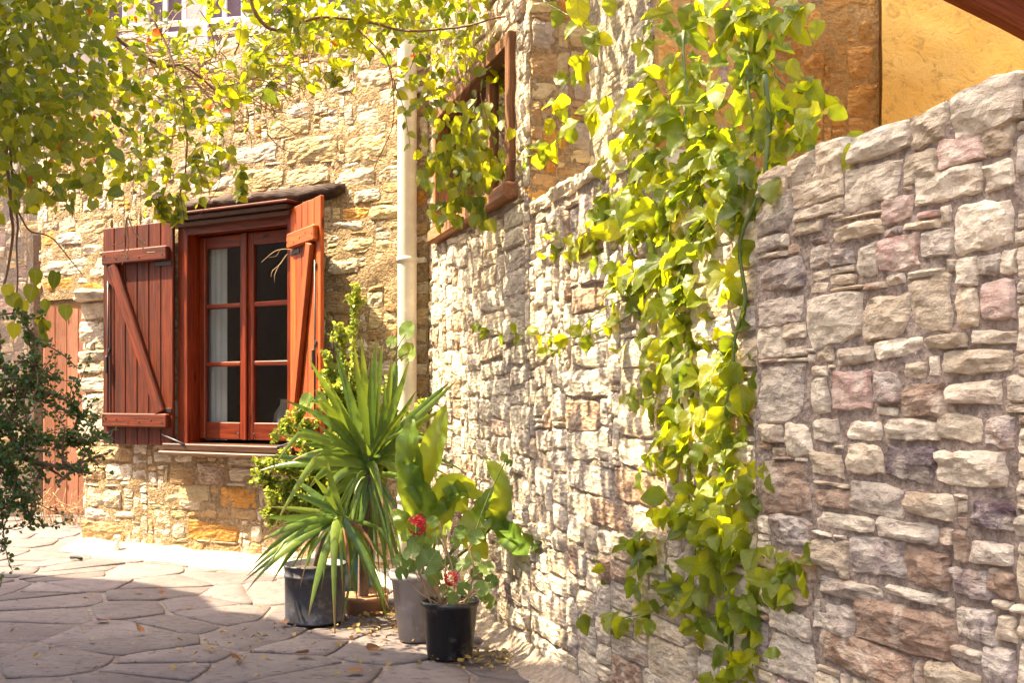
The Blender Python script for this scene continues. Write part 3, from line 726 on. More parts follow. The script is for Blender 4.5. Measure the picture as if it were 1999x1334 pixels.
R_hand = [(a, b, c, d, ({'w': 'wgg', 'c': 'cgb', 'g': 'gvb'}.get(m[0], m[0]))[k % 3 if m[0] in 'wcg' else 0], *m[1:]) if d > 985 else (a, b, c, d, *m) for k, (a, b, c, d, *m) in enumerate(R_hand)]
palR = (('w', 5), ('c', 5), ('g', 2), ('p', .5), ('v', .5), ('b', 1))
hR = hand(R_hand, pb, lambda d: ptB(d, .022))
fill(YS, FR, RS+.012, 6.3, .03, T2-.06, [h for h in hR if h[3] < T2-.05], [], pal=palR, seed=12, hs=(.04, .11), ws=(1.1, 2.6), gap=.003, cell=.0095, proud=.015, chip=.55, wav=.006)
# coping stones on top, reaching back over the wall
random.seed(77)
def coping(F, d0, d1, zt, dep):
    d = d0
    while d < d1:
        w_ = random.uniform(.10, .26); h_ = random.uniform(.055, .10)
        YS.add(F, d+w_/2, zt-h_/2+random.uniform(-.008, .004), w_-.006, h_, random.choice('wwwc'), .024, dep, random.gauss(0, .02), True); d += w_
coping(FB, BEND+.01, TSTEP, T1+.01, .40); coping(FB, TSTEP, RS, T2+.0, .40); coping(FR, RS+.01, 6.3, T2+.016, .44)
YS.cap = 320
YS.finish()
mortar('wall_face', yard, FB, BEND, RS+.06, -.03, T1-.02, M_mortB, (), lambda d, z: z < (T1-.03 if d < TSTEP else T2-.01), out=-.006)
mortar('wall_face', yard, FR, RS, 6.3, -.03, T2-.03, M_mortR, step=.02, amp=.008, out=-.006)
prism('wall_core', [ptB(BEND+.01, -.03), ptB(TSTEP, -.03), ptB(TSTEP, -.42), ptB(BEND+.01, -.42)], 0, T1-.03, M_mortB, yard)
prism('wall_core', [ptB(TSTEP+.003, -.031), ptB(RS, -.031), ptB(RS, -.42), ptB(TSTEP+.003, -.42)], 0, T2-.02, M_mortB, yard)
prism('wall_core', [ptB(RS+.003, .0), ptB(6.3, .0), ptB(6.3, -.42), ptB(RS+.003, -.42)], 0, T2-.06, M_mortR, yard)

# ---- house with the ochre plaster behind the garden wall
back = empty('veranda_house', (1.2, 4.6, 0), 'ochre plastered house with stone corner behind the garden wall', 'house')
BS = Stones(back, 300)
palO = (('o', 9), ('t', 1.5), ('b', .6)); palW = (('w', 6), ('c', 3))  # palO paints bounced light on shaded faces, palW the pillar's sunlit face
palC = (('y', 4), ('o', 4), ('t', 2), ('g', .5))  # orange shade tone of the recessed wall put into its stones
FC = line((.02, 5.25), R(2)); FD = line(ptB(2.19, -.10), ANG_B); FD2 = line(ptB(2.74, -.10), ANG_B+math.pi/2)
FE = line((.50, 4.35), R(3))
fill(BS, FC, 0., .85, 1.2, 3.6, [], [], pal=palC, seed=31, hs=(.05, .14), ws=(1.5, 3.5))
fill(BS, FD, 0., .55, 1.2, 3.6, [], [], pal=palW, seed=32, hs=(.06, .16))
fill(BS, FD2, 0.01, .29, 1.2, 3.6, [], [], pal=palO, seed=36, hs=(.06, .15))
fill(BS, FE, 0.2, 1.07, 1.2, 3.6, [], [], pal=palO, seed=33, hs=(.06, .17), ws=(1.4, 3.), proud=.012)
BS.finish()
mortar('wall_face', back, FC, -.02, .9, 0, 3.6, M_mort); mortar('wall_face', back, FD, 0., .55, 0, 3.6, M_mortB)
mortar('wall_face', back, FD2, 0., .3, 0, 3.6, M_mortO); mortar('wall_face', back, FE, .1, 1.08, 0, 3.6, M_mortO)
prism('pillar_core', [ptB(2.2, -.12), ptB(2.72, -.12), ptB(2.72, -.39), ptB(2.2, -.39)], 0, 3.6, M_mort, back)
mortar('plaster_wall', back, line((1.58, 4.375), R(3)), 0., 4.5, 0, 3.9, M_plaster, step=.06, amp=.012)
prism('wall_core', [Vector((.1, 5.4)), Vector((.1, 5.3)), Vector((.9, 5.33)), Vector((.9, 4.42)), Vector((5.9, 4.7)), Vector((5.9, 5.4))], 0, 3.7, M_plaster, back)
# eave of the roof at top right: boards and rafters sloping down to the right
for k in range(2):
    p0 = at(1790+k*15, -75-k*60, 3.6-.25*k); p1 = at(2100+k*20, 92-k*70, 3.6-.25*k)
    d = p1-p0; me = boxme('rafter', d.length+1., .07, .10, B_wood, .006)
    link('rafter', me, back, Matrix.Translation((p0+p1)/2) @ d.to_track_quat('X', 'Z').to_matrix().to_4x4())
p0 = at(1775, -130, 3.75); p1 = at(2100, 30, 3.75); d = p1-p0
for k in range(9):
    me = boxme('roof_board', d.length+1., .11, .02, B_wood, .003)
    link('roof_board', me, back, Matrix.Translation((p0+p1)/2+Vector((0, .35-.115*k, .07))) @ d.to_track_quat('X', 'Z').to_matrix().to_4x4())

# ---- upper storey far behind the house wall
far = empty('upper_storey', (-3, 10.5, 0), 'pale rendered upper building with white framed windows above the stone wall', 'building')
FZ = 10.6
wx = []
for k in range(6):
    xa = (150+k*118-1000)/FPX*FZ; wx.append((xa, xa+.44))
zt0, zt1 = zat(78, FZ), zat(-140, FZ)
box('wall', far, Matrix.Identity(4), (-2.6, FZ+.5, (zt0-.05)/2), (8.2, .6, zt0-.05), M_farwall, 0)
xs = [-6.7]+[v for a in wx for v in a]+[1.5]
for k in range(0, len(xs), 2): box('wall', far, Matrix.Identity(4), ((xs[k]+xs[k+1])/2, FZ+.5, (zt0-.05+zt1+.1)/2+.001), (xs[k+1]-xs[k], .596, zt1+.1-zt0+.05), M_farwall, 0)
box('wall', far, Matrix.Identity(4), (-2.6, FZ+.5, zt1+.35), (8.2, .6, .48), M_farwall, 0)
for a, b in wx:
    wn = empty('window'); wn.parent = far; wn.matrix_basis = WORLD(far).inverted()
    for x in (a+.02, (a+b)/2, b-.02): box('frame_post', wn, Matrix.Identity(4), (x, FZ+.22, (zt0+zt1)/2), (.045, .06, zt1-zt0+.1), M_farwhite, .003)
    box('sill', wn, Matrix.Identity(4), ((a+b)/2, FZ+.19, zt0-.02), (b-a+.06, .16, .06), M_farwhite, .003)
    box('curtain', wn, Matrix.Identity(4), ((a+b)/2, FZ+.32, (zt0+zt1)/2), (b-a-.05, .03, zt1-zt0+.1), M_purple, 0)
    box('pane', wn, Matrix.Identity(4), ((a+b)/2, FZ+.24, (zt0+zt1)/2), (b-a-.04, .006, zt1-zt0+.08), M_dusty, 0)
for zz in (zat(112, 9.), zat(92, 9.)):
    tube('railing', [(-6, 9.0, zz), (-1.2, 8.2, zz+.02)], .022, M_farwhite, far, 8)

# ---- door house at far left
dh = empty('door_house', (-4.6, 9.6, 0), 'pale stone house with faded salmon plank door at the lane end', 'house')
DZ = 9.4; dB = line((-5.75, DZ+.15), R(-3))
DS = Stones(dh, 120)
xd0, xd1 = (58-1000)/FPX*DZ, (200-1000)/FPX*DZ; dl, dr = xd0+5.75, xd1+5.75; dtop = zat(452, DZ)
fill(DS, dB, 0., 3.6, .02, 3.4, [], [(dl-.02, dr, 0, dtop+.12)], pal=(('c', 4), ('y', 2), ('p', 1), ('w', 2)), seed=51, hs=(.08, .2))
DS.add(dB, (dl+dr)/2, dtop+.06, dr-dl+.3, .11, 'y', .04, .1, 0, True)
DS.finish()
mortar('wall_face', dh, dB, 0., 3.6, -.02, 3.4, M_mortB, [(dl, dr, -.1, dtop)], step=.06)
prism('wall_core', [Vector((-5.8, DZ+.5)), Vector((-1.9, DZ+.35)), Vector((-1.9, DZ+.8)), Vector((-5.8, DZ+.9))], 0, 3.4, M_mortB, dh)
door = empty('door'); door.parent = dh; door.matrix_basis = WORLD(dh).inverted()
for k in range(6):
    x = xd0+(xd1-xd0)*(k+.5)/6; box('plank', door, Matrix.Identity(4), (x, DZ+.28, dtop/2), ((xd1-xd0)/6-.008, .03, dtop-.02), Door_z, .005)
box('door_backing', door, Matrix.Identity(4), ((xd0+xd1)/2, DZ+.31, dtop/2), (xd1-xd0, .02, dtop), M_terra, 0)

# ---- neighbouring house across the lane, to the left of and behind the viewer (out of frame): outline and heights shaped to shade the foreground and near wall
nb = empty('lane_house', (-6, 2, 0), 'unseen house across the lane, shaped to shade the foreground paving', 'house')
EAVE = [(-9.5, 6.8), (-6.91, 6.68), (-5.76, 6.28), (-5.26, 5.94), (-5.0, 5.44), (-4.78, 5.38), (-4.34, 4.90), (-4.10, 4.66), (-3.40, 4.3), (-2.86, 3.7), (-2.58, 3.2), (-2.5, 2.76), (-9.5, 2.76)]
prism('wall', [Vector((x-.10, y-.02)) for x, y in EAVE], 0, 6.0, M_white, nb)
prism('roof', [Vector(p) for p in EAVE], 6.001, 6.08, M_tile, nb)
prism('wall', [Vector((-5.5, 2.74)), Vector((-2.25, 2.74)), Vector((-2.25, .3)), Vector((-5.5, .3))], 0, 7.2, M_white, nb)
prism('roof', [Vector((-5.6, 2.85)), Vector((-2.1, 2.85)), Vector((-2.1, .2)), Vector((-5.6, .2))], 7.2, 7.3, M_tile, nb)
for yy in (1.0, 2.0):
    x_ = -2.24
    wn = empty('window'); wn.parent = nb; wn.matrix_basis = WORLD(nb).inverted()
    box('frame', wn, Matrix.Identity(4), (x_, yy, 2.3), (.06, .8, 1.1), D_x, .01)
    for s_ in (-1, 1): box('pane', wn, Matrix.Identity(4), (x_+.02, yy+s_*.18, 2.3), (.04, .3, .95), M_glass, 0)

# ------------------------------------------------------------------ leaves
def leaf_mesh(name, mat, kind, seed):
    rnd = random.Random(seed); vs, uv, fs = [], [], []     # unit length leaf along +Y
    if kind == 'ovate': P = [(0, .02), (.06, .20), (.16, .34), (.32, .42), (.5, .40), (.68, .31), (.85, .16), (1., .0)]; cup, curl, wav = rnd.uniform(.1, .5), rnd.uniform(-.45, .1), .03
    elif kind == 'pass': P = [(0, .02), (.05, .20), (.12, .30), (.22, .37), (.34, .395), (.46, .385), (.58, .345), (.70, .285), (.82, .205), (.93, .10), (1., .0)]; cup, curl, wav = rnd.uniform(.05, .6), rnd.uniform(-.75, -.05), .055
    else: P = [(0, .0), (.45, .34), (.8, .34), (1., .0)]; cup, curl, wav = .2, -.1, 0.
    us = (-1, -.7, -.35, 0, .35, .7, 1) if kind == 'pass' else ((-1, -.5, 0, .5, 1) if kind == 'ovate' else (-1, 0, 1))
    m = len(us); wv = rnd.uniform(0, 6); n = len(P); bend = rnd.uniform(-.18, .18); tw = rnd.uniform(-.5, .5)
    for i, (y, w_) in enumerate(P):
        for u in us:
            ww = w_*(1+(.03 if kind == 'pass' else 0)*(1 if i % 2 else -1)*(abs(u) == 1))
            x = u*ww+bend*y*y
            z = abs(u)*ww*cup+curl*y*y+wav*math.sin(y*13+wv+u*1.5)*abs(u)**.7+tw*u*ww*y-(.02*math.cos(y*40) if kind == 'pass' and 0 < abs(u) < 1 else 0)
            Y = y+(-.14 if kind == 'ovate' else .05)*abs(u)*(1-y)*(i > 0)
            vs.append((x, Y, z)); uv.append((.5+u*ww, y))
    for i in range(n-1):
        for k in range(m-1): a = i*m+k; fs.append((a, a+1, a+m+1, a+m))
    return mesh(name, vs, fs, mat, True, uv)
def lobed_mesh(name, mat, seed):     # three lobed passion vine leaf
    rnd = random.Random(seed); vs, uv, fs = [(0, 0, 0)], [(.5, 0)], []
    out = [(.0, -.04), (.22, -.10), (.46, .10), (.52, .34), (.34, .40), (.22, .52), (.24, .74), (.14, .92), (0, 1.08)]
    out = out+[(-x, y) for x, y in out[-2:0:-1]]
    cu = rnd.uniform(-.5, -.1); cp = rnd.uniform(.1, .5); wv = rnd.uniform(0, 6)
    for s_ in (.5, 1.):
        for k, (x, y) in enumerate(out):
            X, Y = x*s_, y*s_+.02; vs.append((X, Y, abs(X)*cp+cu*Y*Y+.04*s_*math.sin(k*1.9+wv))); uv.append((.5+X*.9, Y))
    n = len(out)
    for k in range(n): fs.append((0, 1+k, 1+(k+1) % n))
    for k in range(n): fs.append((1+k, 1+n+k, 1+n+(k+1) % n, 1+(k+1) % n))
    return mesh(name, vs, fs, mat, True, uv)
def round_mesh(name, mat, seed):     # scalloped geranium leaf
    rnd = random.Random(seed); vs, uv, fs = [(0, 0, 0)], [(.5, .5)], []
    n = 20; cp = rnd.uniform(.1, .45)
    for s_ in (.55, 1.):
        for k in range(n):
            a = -math.pi/2+.25+(2*math.pi-.5)*k/(n-1); r_ = s_*(.5+.035*math.sin(k*math.pi)*0+(.045*(k % 2)*(s_ > .9)))
            x, y = r_*math.cos(a), r_*math.sin(a); vs.append((x, y+.5*0, cp*r_*r_+.03*s_*math.sin(k*1.3+seed))); uv.append((.5+x, .5+y))
    for k in range(n-1): fs.append((0, 1+k, 2+k)); fs.append((1+k, 1+n+k, 2+n+k, 2+k))
    return mesh(name, vs, fs, mat, True, uv)
def petiole(me, L=.5, r=.014):
    return me
class Leaves:
    def __init__(s, parent, variants, name='leaf', cap=300): s.P = parent; s.V = variants; s.L = []; s.name = name; s.cap = cap
    def add(s, loc, dirv, nrm, size, vi=None):
        y = Vector(dirv).normalized(); z = Vector(nrm); z = z-y*z.dot(y)
        z = z.normalized() if z.length > 1e-3 else y.orthogonal().normalized()
        x = y.cross(z)
        M = Matrix.Translation(loc) @ Matrix(((x.x, y.x, z.x, 0), (x.y, y.y, z.y, 0), (x.z, y.z, z.z, 0), (0, 0, 0, 1))) @ Matrix.Scale(size, 4)
        s.L.append((M, vi if vi is not None else random.randrange(len(s.V)), size))
    def finish(s, stuff='foliage'):
        def key(it):
            p = it[0].translation; Z = max(.3, p.y); px = 1000+p.x/Z*FPX; py = HOR-(p.z-CAMH)/Z*FPX
            return it[2]/Z*(1 if -20 < px < 2020 and -20 < py < 1354 else .01)
        s.L.sort(key=key, reverse=True)
        for M, vi, sz in s.L[:s.cap]: link(s.name, s.V[vi], s.P, M)
        rest = s.L[s.cap:]
        if rest:
            VS, FS, UV = [], [], []
            src = []
            for me in s.V:
                uvl = me.uv_layers[0].data; uvv = [(0, 0)]*len(me.vertices)
                for lp in me.loops: uvv[lp.vertex_index] = tuple(uvl[lp.index].uv)
                src.append(([v.co.copy() for v in me.vertices], [tuple(p.vertices) for p in me.polygons], uvv))
            for M, vi, sz in rest:
                v, f, u = src[vi]; k = len(VS); VS += [M @ c for c in v]; FS += [tuple(i+k for i in q) for q in f]; UV += u
            o = link(stuff, mesh(stuff, VS, FS, s.V[0].materials[0], True, UV), s.P); o['kind'] = 'stuff'
def rv(): return Vector((random.gauss(0, 1), random.gauss(0, 1), random.gauss(0, 1))).normalized()

# ---- creeper overhead at top left
random.seed(100)
creep = empty('overhead_creeper', (-3.2, 4.6, 0), 'creeper with small heart shaped yellow green leaves hanging across the top left', 'creeper')
LV = [leaf_mesh('creeper_leaf', L_creep, 'ovate', k) for k in range(6)]
CL = Leaves(creep, LV)
edge = [(-80, 430), (0, 415), (100, 405), (200, 350), (300, 405), (370, 395), (440, 330), (500, 225), (560, 190), (640, 170), (700, 165), (780, 150), (830, 205), (850, 260), (990, 240), (1000, 130), (1040, 55), (1060, 0)]
def edgey(x):
    for (a, b), (c, d) in zip(edge, edge[1:]):
        if a <= x <= c: return b+(d-b)*(x-a)/(c-a)
    return 0
def dens(x, y):
    e = edgey(x)
    if y > e+10*random.gauss(0, 1): return 0
    k = min(1, .25+.75*(e-y)/120.)
    if 230 < x < 480 and y < 330: k *= .42 if y < 150 else .75
    if 480 < x < 800 and 90 < y: k *= .6
    if x < 330: k *= 1.3
    if x < 330 or (y < 110 and x > 470): return k*(.45+1.2*max(0, .5+N(x*.016, y*.016, 4)))
    return k*(.15+1.9*max(0, .42+N(x*.016, y*.016, 4)+.5*N(x*.05, y*.05, 9)))
cnt = 0; tries = 0
while cnt < 4700 and tries < 120000:
    tries += 1
    x = random.uniform(-80, 1060); y = random.uniform(-120, 450)
    if random.random() > dens(x, y)*.8: continue
    Z = (4.1+.0011*x+random.uniform(-.45, .65)) if x > 200 else (3.7+random.uniform(-.5, .7))
    p = at(x, y, Z); sz = random.uniform(.030, .062)*(1.15 if x > 450 else .88)
    CL.add(p, Vector((random.gauss(0, .8), random.gauss(0, .6), -.5+random.gauss(0, .35))), Vector((random.gauss(-.3, .7), random.gauss(-.5, .7), random.gauss(.6, .6))), sz)
    cnt += 1
for k in range(2900):     # unseen creeper leaves added above the frame to dapple wall B
    c_ = Vector((random.uniform(-1.5, .25), random.uniform(2.9, 5.3), random.uniform(2.85, 3.35)))
    if c_.z < CAMH+.43*c_.y or N(c_.x*3.2, c_.y*3.2, 3) < -.12: continue
    CL.add(c_, rv()+Vector((0, 0, -.4)), rv()+Vector((0, 0, .6)), random.uniform(.04, .075))
for k in range(450):     # dense dark clumps close by at the left edge
    x = random.gauss(60, 90); y = random.uniform(-60, 400)
    if N(x*.02, y*.02, 12) < -.05 or x > 260: continue
    CL.add(at(x, y, random.uniform(3.1, 3.7)), Vector((random.gauss(0, .6), random.gauss(0, .5), -.7)), rv()+Vector((0, -.5, .5)), random.uniform(.03, .052))
# strand in front of the side window
for k in range(260):
    t = random.random()**.8; x = 905+random.gauss(0, 50-22*t)+10*math.sin(t*7); y = 190+t*245
    if t > .75 and random.random() < .4: continue
    CL.add(at(x, y, 4.45+random.uniform(-.15, .15)), Vector((random.gauss(0, .4), random.gauss(0, .4), -.9)), Vector((random.gauss(-.3, .6), -.8, random.gauss(.3, .5))), random.uniform(.04, .066))
TW = []
def strand(keys, r0=.004, leaves=0, LL=None, size=(.04, .06), n=8, wig=.015, r1=None, spread=.5):
    ks = [at(*k) if len(k) == 3 else k for k in keys]
    p = smoothpath(ks, n); q = [v+Vector((N(v.x*7, v.z*7, 1), N(v.x*7, v.z*7, 2), N(v.x*7, v.z*7, 3)))*wig for v in p]
    r1 = r1 if r1 is not None else r0*.4
    TWL = [r0+(r1-r0)*i/(len(q)-1) for i in range(len(q))]
    for k in range(leaves):
        i = int((k+random.random())/leaves*(len(q)-1)); v = q[i]
        t = (q[min(i+1, len(q)-1)]-q[max(0, i-1)]).normalized(); s_ = t.cross(Vector((0, -1, 0)))*(1 if k % 2 else -1)
        LL.add(v, s_*1.+t*.5+rv()*spread+Vector((0, 0, -.4)), Vector((-.2, -1., .5))+rv()*.6, random.uniform(*size))
    return q, TWL
# hanging sprigs over the window lintel
for (a, b, c, d, n_) in ((380, 300, 395, 395, 6), (300, 380, 320, 425, 8), (470, 330, 468, 385, 7), (345, 380, 345, 430, 6), (650, 140, 660, 165, 4), (770, 150, 800, 290, 4), (55, 380, 65, 410, 6)):
    TW.append(strand([(a, b, 4.4), ((a+c)/2+6, (b+d)/2, 4.4), (c, d, 4.4)], .003, n_*2, CL, (.035, .055)))
CL.add(at(545, 235, 4.5), Vector((-.6, 0, -.5)), Vector((-.3, -1, .5)), .06)
CL.finish()
# woody stems and twigs
for keys, r0 in (
    ([(150, -60, 4.4), (215, 62, 4.4), (310, 125, 4.5), (360, 130, 4.6), (430, 180, 4.7)], .012),
    ([(480, -20, 4.5), (530, 55, 4.5), (640, 30, 4.6), (820, 60, 4.5), (990, 30, 4.4)], .010),
    ([(290, 20, 4.5), (340, 130, 4.4), (365, 250, 4.4), (362, 340, 4.4), (345, 395, 4.4)], .006),
    ([(-30, -30, 3.7), (10, 200, 3.7), (15, 390, 3.6), (25, 470, 3.6), (5, 560, 3.6)], .009),
    ([(20, 150, 3.7), (25, 380, 3.7), (35, 470, 3.6), (30, 620, 3.6)], .006),
    ([(15, 390, 3.6), (60, 450, 3.6), (110, 470, 3.6), (160, 540, 3.6)], .004),
    ([(700, 60, 4.5), (760, 130, 4.5), (770, 230, 4.5), (730, 330, 4.6)], .004),
    ([(520, 260, 4.5), (560, 290, 4.6), (640, 300, 4.6)], .003),
    ([(150, 130, 4.1), (150, 250, 4.1), (155, 330, 4.1)], .004)):
    TW.append(strand(keys, r0))
random.seed(8)
TP = []
for k in range(150):   # tangle of dry twigs lying over the wall top
    x = random.uniform(190, 520); y = random.uniform(60, 200); a = random.gauss(0, .5); L_ = random.uniform(40, 150)
    TP.append(strand([(x, y, 4.8), (x+L_*.5*math.cos(a), y+L_*.5*math.sin(a)+random.uniform(-15, 15), 4.85), (x+L_*math.cos(a), y+L_*math.sin(a), 4.9)], random.uniform(.002, .005), n=5, wig=.05))
for k in range(60):
    x = random.uniform(0, 980); y = random.uniform(0, max(20, edgey(x))); a = random.gauss(1.4, .5); L_ = random.uniform(40, 120)
    TW.append(strand([(x, y, 4.3), (x+L_*.5*math.cos(a)+8, y+L_*.5*math.sin(a), 4.3), (x+L_*math.cos(a), y+L_*math.sin(a), 4.35)], random.uniform(.0015, .003), n=4, wig=.04))
# bare flower twig in front of the left shutter
for dx, dy, ex, ey in ((0, 0, -35, 75), (0, 0, -15, 110), (0, 0, 35, 65), (-10, 60, -40, 95), (20, 45, 55, 80)):
    TP.append(strand([(250+dx, 420+dy, 4.6), (250+(dx+ex)/2, 400+(dy+ey)/2+30, 4.6), (250+ex, 410+ey, 4.6)], .0035, n=5, wig=.03))
for a_ in (((568, 485), (548, 487), (540, 500), (527, 500)), ((560, 497), (548, 515), (535, 525), (530, 540)), ((548, 487), (535, 492), (515, 508)), ((545, 518), (538, 535), (536, 552))): TP.append(strand([(x, y, 5.6) for x, y in a_], .0028, n=3, wig=.03))
TP.append(strand([(255, 300, 4.6), (262, 360, 4.6), (250, 430, 4.6)], .004))
multitube('twigs', TW, M_twig, creep)['kind'] = 'stuff'; multitube('dry_twigs', TP, M_twigpale, creep)['kind'] = 'stuff'
tube('stem', smoothpath([(-3.2, 4.2, 0), (-2.9, 4.1, 1.2), (-2.5, 4.0, 2.2), at(-60, -60, 3.8), at(150, -60, 4.4)], 6), .022, M_bark, creep, 8)

def bz(px, out):
    return ptB(pb(px), out).y
# ---- passion vine pouring over the yard wall
random.seed(200)
vine = empty('passion_vine', (*ptB(3.0, .15), 0), 'large leaved passion vine pouring over the garden wall in bright yellow green', 'vine')
PV = [leaf_mesh('vine_leaf', L_pass, 'pass', k) for k in range(8)]+[lobed_mesh('vine_leaf', L_pass, k) for k in range(2)]
PL = Leaves(vine, PV)
def bz(px, out): # depth of the wall-B plane at column px, 'out' metres in front of it
    t_ = pb(px); return ptB(t_, out).y
blobs = [ # cx, cy, rx, ry, count, out
 (1290, 60, 60, 80, 20, -.25), (1400, 60, 100, 80, 22, -.3), (1480, 40, 50, 60, 26, -.3), (1470, 150, 70, 70, 30, -.2), (1580, 180, 45, 80, 16, -.35), (1330, 150, 90, 60, 36, -.1),
 (1260, 220, 70, 60, 34, .02), (1380, 240, 110, 70, 62, 0), (1530, 245, 95, 45, 34, -.05), (1400, 330, 120, 60, 56, .1), (1250, 310, 70, 60, 30, .08), (1560, 15, 50, 25, 14, -.1), (1420, 10, 60, 20, 14, -.1),
 (1200, 390, 60, 50, 22, .08), (1290, 400, 90, 60, 40, .1), (1210, 440, 80, 45, 16, .08), (1120, 470, 60, 30, 10, .08), (1320, 480, 60, 70, 38, .12), (1410, 400, 50, 50, 20, .15),
 (1230, 530, 60, 60, 24, .1), (1310, 570, 60, 70, 34, .1), (1290, 650, 70, 50, 28, .1), (1430, 550, 28, 60, 9, .14), (1430, 680, 40, 60, 16, .14), (1340, 720, 80, 60, 34, .12),
 (1290, 790, 45, 60, 18, .1), (1400, 790, 70, 50, 22, .14), (1370, 860, 80, 60, 36, .14), (1300, 880, 50, 45, 16, .1), (1400, 950, 80, 60, 38, .16), (1460, 920, 40, 50, 14, .14),
 (1330, 1000, 60, 50, 20, .14), (1420, 1050, 90, 60, 38, .18), (1530, 1100, 45, 45, 16, .16), (1270, 1070, 70, 30, 14, .14), (1220, 1120, 50, 28, 8, .14), (1210, 1210, 60, 20, 9, .14),
 (1310, 1170, 60, 40, 16, .16), (1370, 1140, 70, 40, 18, .17), (1440, 1190, 55, 60, 20, .17), (1450, 1280, 50, 55, 20, .17), (1380, 1225, 40, 30, 7, .15), (1500, 1140, 50, 40, 12, .16), (1440, 1350, 40, 30, 8, .17)]
for cx, cy, rx, ry, n_, out_ in blobs:
    for k in range(int(n_*(.78 if cy < 420 else .8))):
        x = cx+random.gauss(0, .55)*rx; y = cy+random.gauss(0, .5)*ry
        Z = bz(x, out_+random.uniform(-.06, .10)); p = at(x, y, Z)
        big = random.uniform(.045, .095)*(.9 if cy > 300 else .95)*(Z/2.9)**.5
        PL.add(p, Vector((random.gauss(-.1, .6), random.gauss(-.3, .4), random.gauss(-.55, .4))), Vector((random.gauss(-.6, .6), random.gauss(-.6, .5), random.gauss(.7, .4))), big)
VT = []
def vs_(keys, r0, n_, size=(.05, .09), out=.1, wig=.02):
    ks = [(x, y, bz(x, out)) for x, y in keys]
    VT.append(strand(ks, r0, n_, PL, size, 8, wig))
vs_([(1500, 150), (1490, 340), (1455, 470), (1440, 640), (1425, 800), (1410, 1000), (1420, 1200), (1430, 1400)], .007, 16, out=.16)
vs_([(1330, 60), (1350, 260), (1370, 420), (1310, 640), (1330, 850), (1360, 1060), (1300, 1180), (1190, 1215)], .005, 22)
vs_([(1480, 335), (1330, 480), (1230, 610), (1120, 660), (1010, 650), (930, 645)], .004, 26, (.055, .085), .14)
vs_([(1370, 430), (1250, 560), (1150, 620), (1080, 690), (1070, 670)], .003, 12, (.05, .075), .12)
vs_([(1340, 380), (1240, 440), (1150, 470), (1060, 500)], .003, 20, (.06, .095), .12)
vs_([(1390, 30), (1480, 90), (1530, 160), (1600, 200)], .004, 8, (.06, .09), -.3)
vs_([(1430, 0), (1465, 150), (1470, 300)], .006, 8, (.06, .09), -.1)
vs_([(1180, 185), (1120, 250), (1060, 290), (990, 315), (940, 330)], .003, 26, (.06, .095), .12)
vs_([(1060, 0), (1130, 50), (1165, 80), (1100, 180), (1080, 240)], .003, 14, (.065, .10), .12)
vs_([(1480, 1100), (1490, 1180), (1475, 1300)], .003, 5, (.04, .07), .15)
for x, y, s_ in ((1128, 0, .11), (1190, 5, .07)): PL.add(at(x, y-12, 3.6), Vector((.0, 0, -1)), Vector((-.2, -1, .2)), s_, 1)
PL.add(at(1447, 752, bz(1447, .22)), Vector((0, -.2, -1)), Vector((-.1, -1, .2)), .085, 0)
PL.finish()
multitube('vine_stems', VT, M_stem, vine, 6)

# ---- jade bushes
def jade(root, mat, branches, lsize, nper, seed, sub=3, sublen=.12, bark=M_twig):
    random.seed(seed); V = [leaf_mesh('jade_leaf', mat, 'jade', k) for k in range(3)]
    L_ = Leaves(root, V, 'leaf', 0); T = []
    for keys, r0 in branches:
        ks = [at(*k) for k in keys]; p = smoothpath(ks, 8)
        T.append((p, [r0*(1-.7*i/(len(p)-1)) for i in range(len(p))]))
        tw = [(p, 1)]
        for k in range(sub*len(keys)):
            i = random.randrange(2, len(p)); s0 = p[i]; d = (rv()+Vector((0, 0, .1))).normalized()*sublen*random.uniform(.5, 1.3)
            q = smoothpath([s0, s0+d*.5+rv()*.02, s0+d], 4); T.append((q, [r0*.35*(1-.5*j/(len(q)-1)) for j in range(len(q))])); tw.append((q, .8))
        for q, f in tw:
            Lq = sum((q[i+1]-q[i]).length for i in range(len(q)-1))
            for k in range(int(nper*Lq*f)):
                i = random.randrange(len(q)-1); v = q[i].lerp(q[i+1], random.random())
                d = rv(); L_.add(v+d*.004, d+Vector((0, 0, .2)), rv()+Vector((-.3, -.3, .6)), random.uniform(*lsize))
    multitube('branches', T, bark, root, 5); L_.finish()
jl = empty('jade_bush', (-2.0, 3.5, 0), 'dark green small leaved jade bush reaching in from the left edge', 'shrub')
jade(jl, L_jadedark, [([(-140, 900, 3.5), (-20, 870, 3.5), (60, 900, 3.5), (180, 925, 3.45)], .016), ([(-60, 900, 3.5), (30, 800, 3.45), (70, 700, 3.4), (40, 610, 3.4)], .010),
  ([(-40, 880, 3.5), (40, 960, 3.45), (60, 1030, 3.4)], .007), ([(-40, 780, 3.5), (60, 760, 3.45), (150, 800, 3.5), (130, 870, 3.5)], .007), ([(-80, 980, 3.4), (-10, 960, 3.4), (10, 1070, 3.4)], .006),
  ([(20, 870, 3.5), (90, 860, 3.5), (180, 870, 3.5)], .006), ([(-60, 700, 3.6), (10, 720, 3.5), (50, 760, 3.5)], .008), ([(-60, 1000, 3.4), (0, 900, 3.4), (30, 940, 3.4)], .006), ([(-60, 850, 3.4), (10, 830, 3.4), (60, 840, 3.4)], .006)], (.012, .02), 240, 41, 7, .14)
tube('trunk', smoothpath([(-2.05, 3.5, 0), (-2.0, 3.5, .4), at(-140, 900, 3.5), at(-90, 700, 3.6)], 6), .03, M_bark, jl, 8)
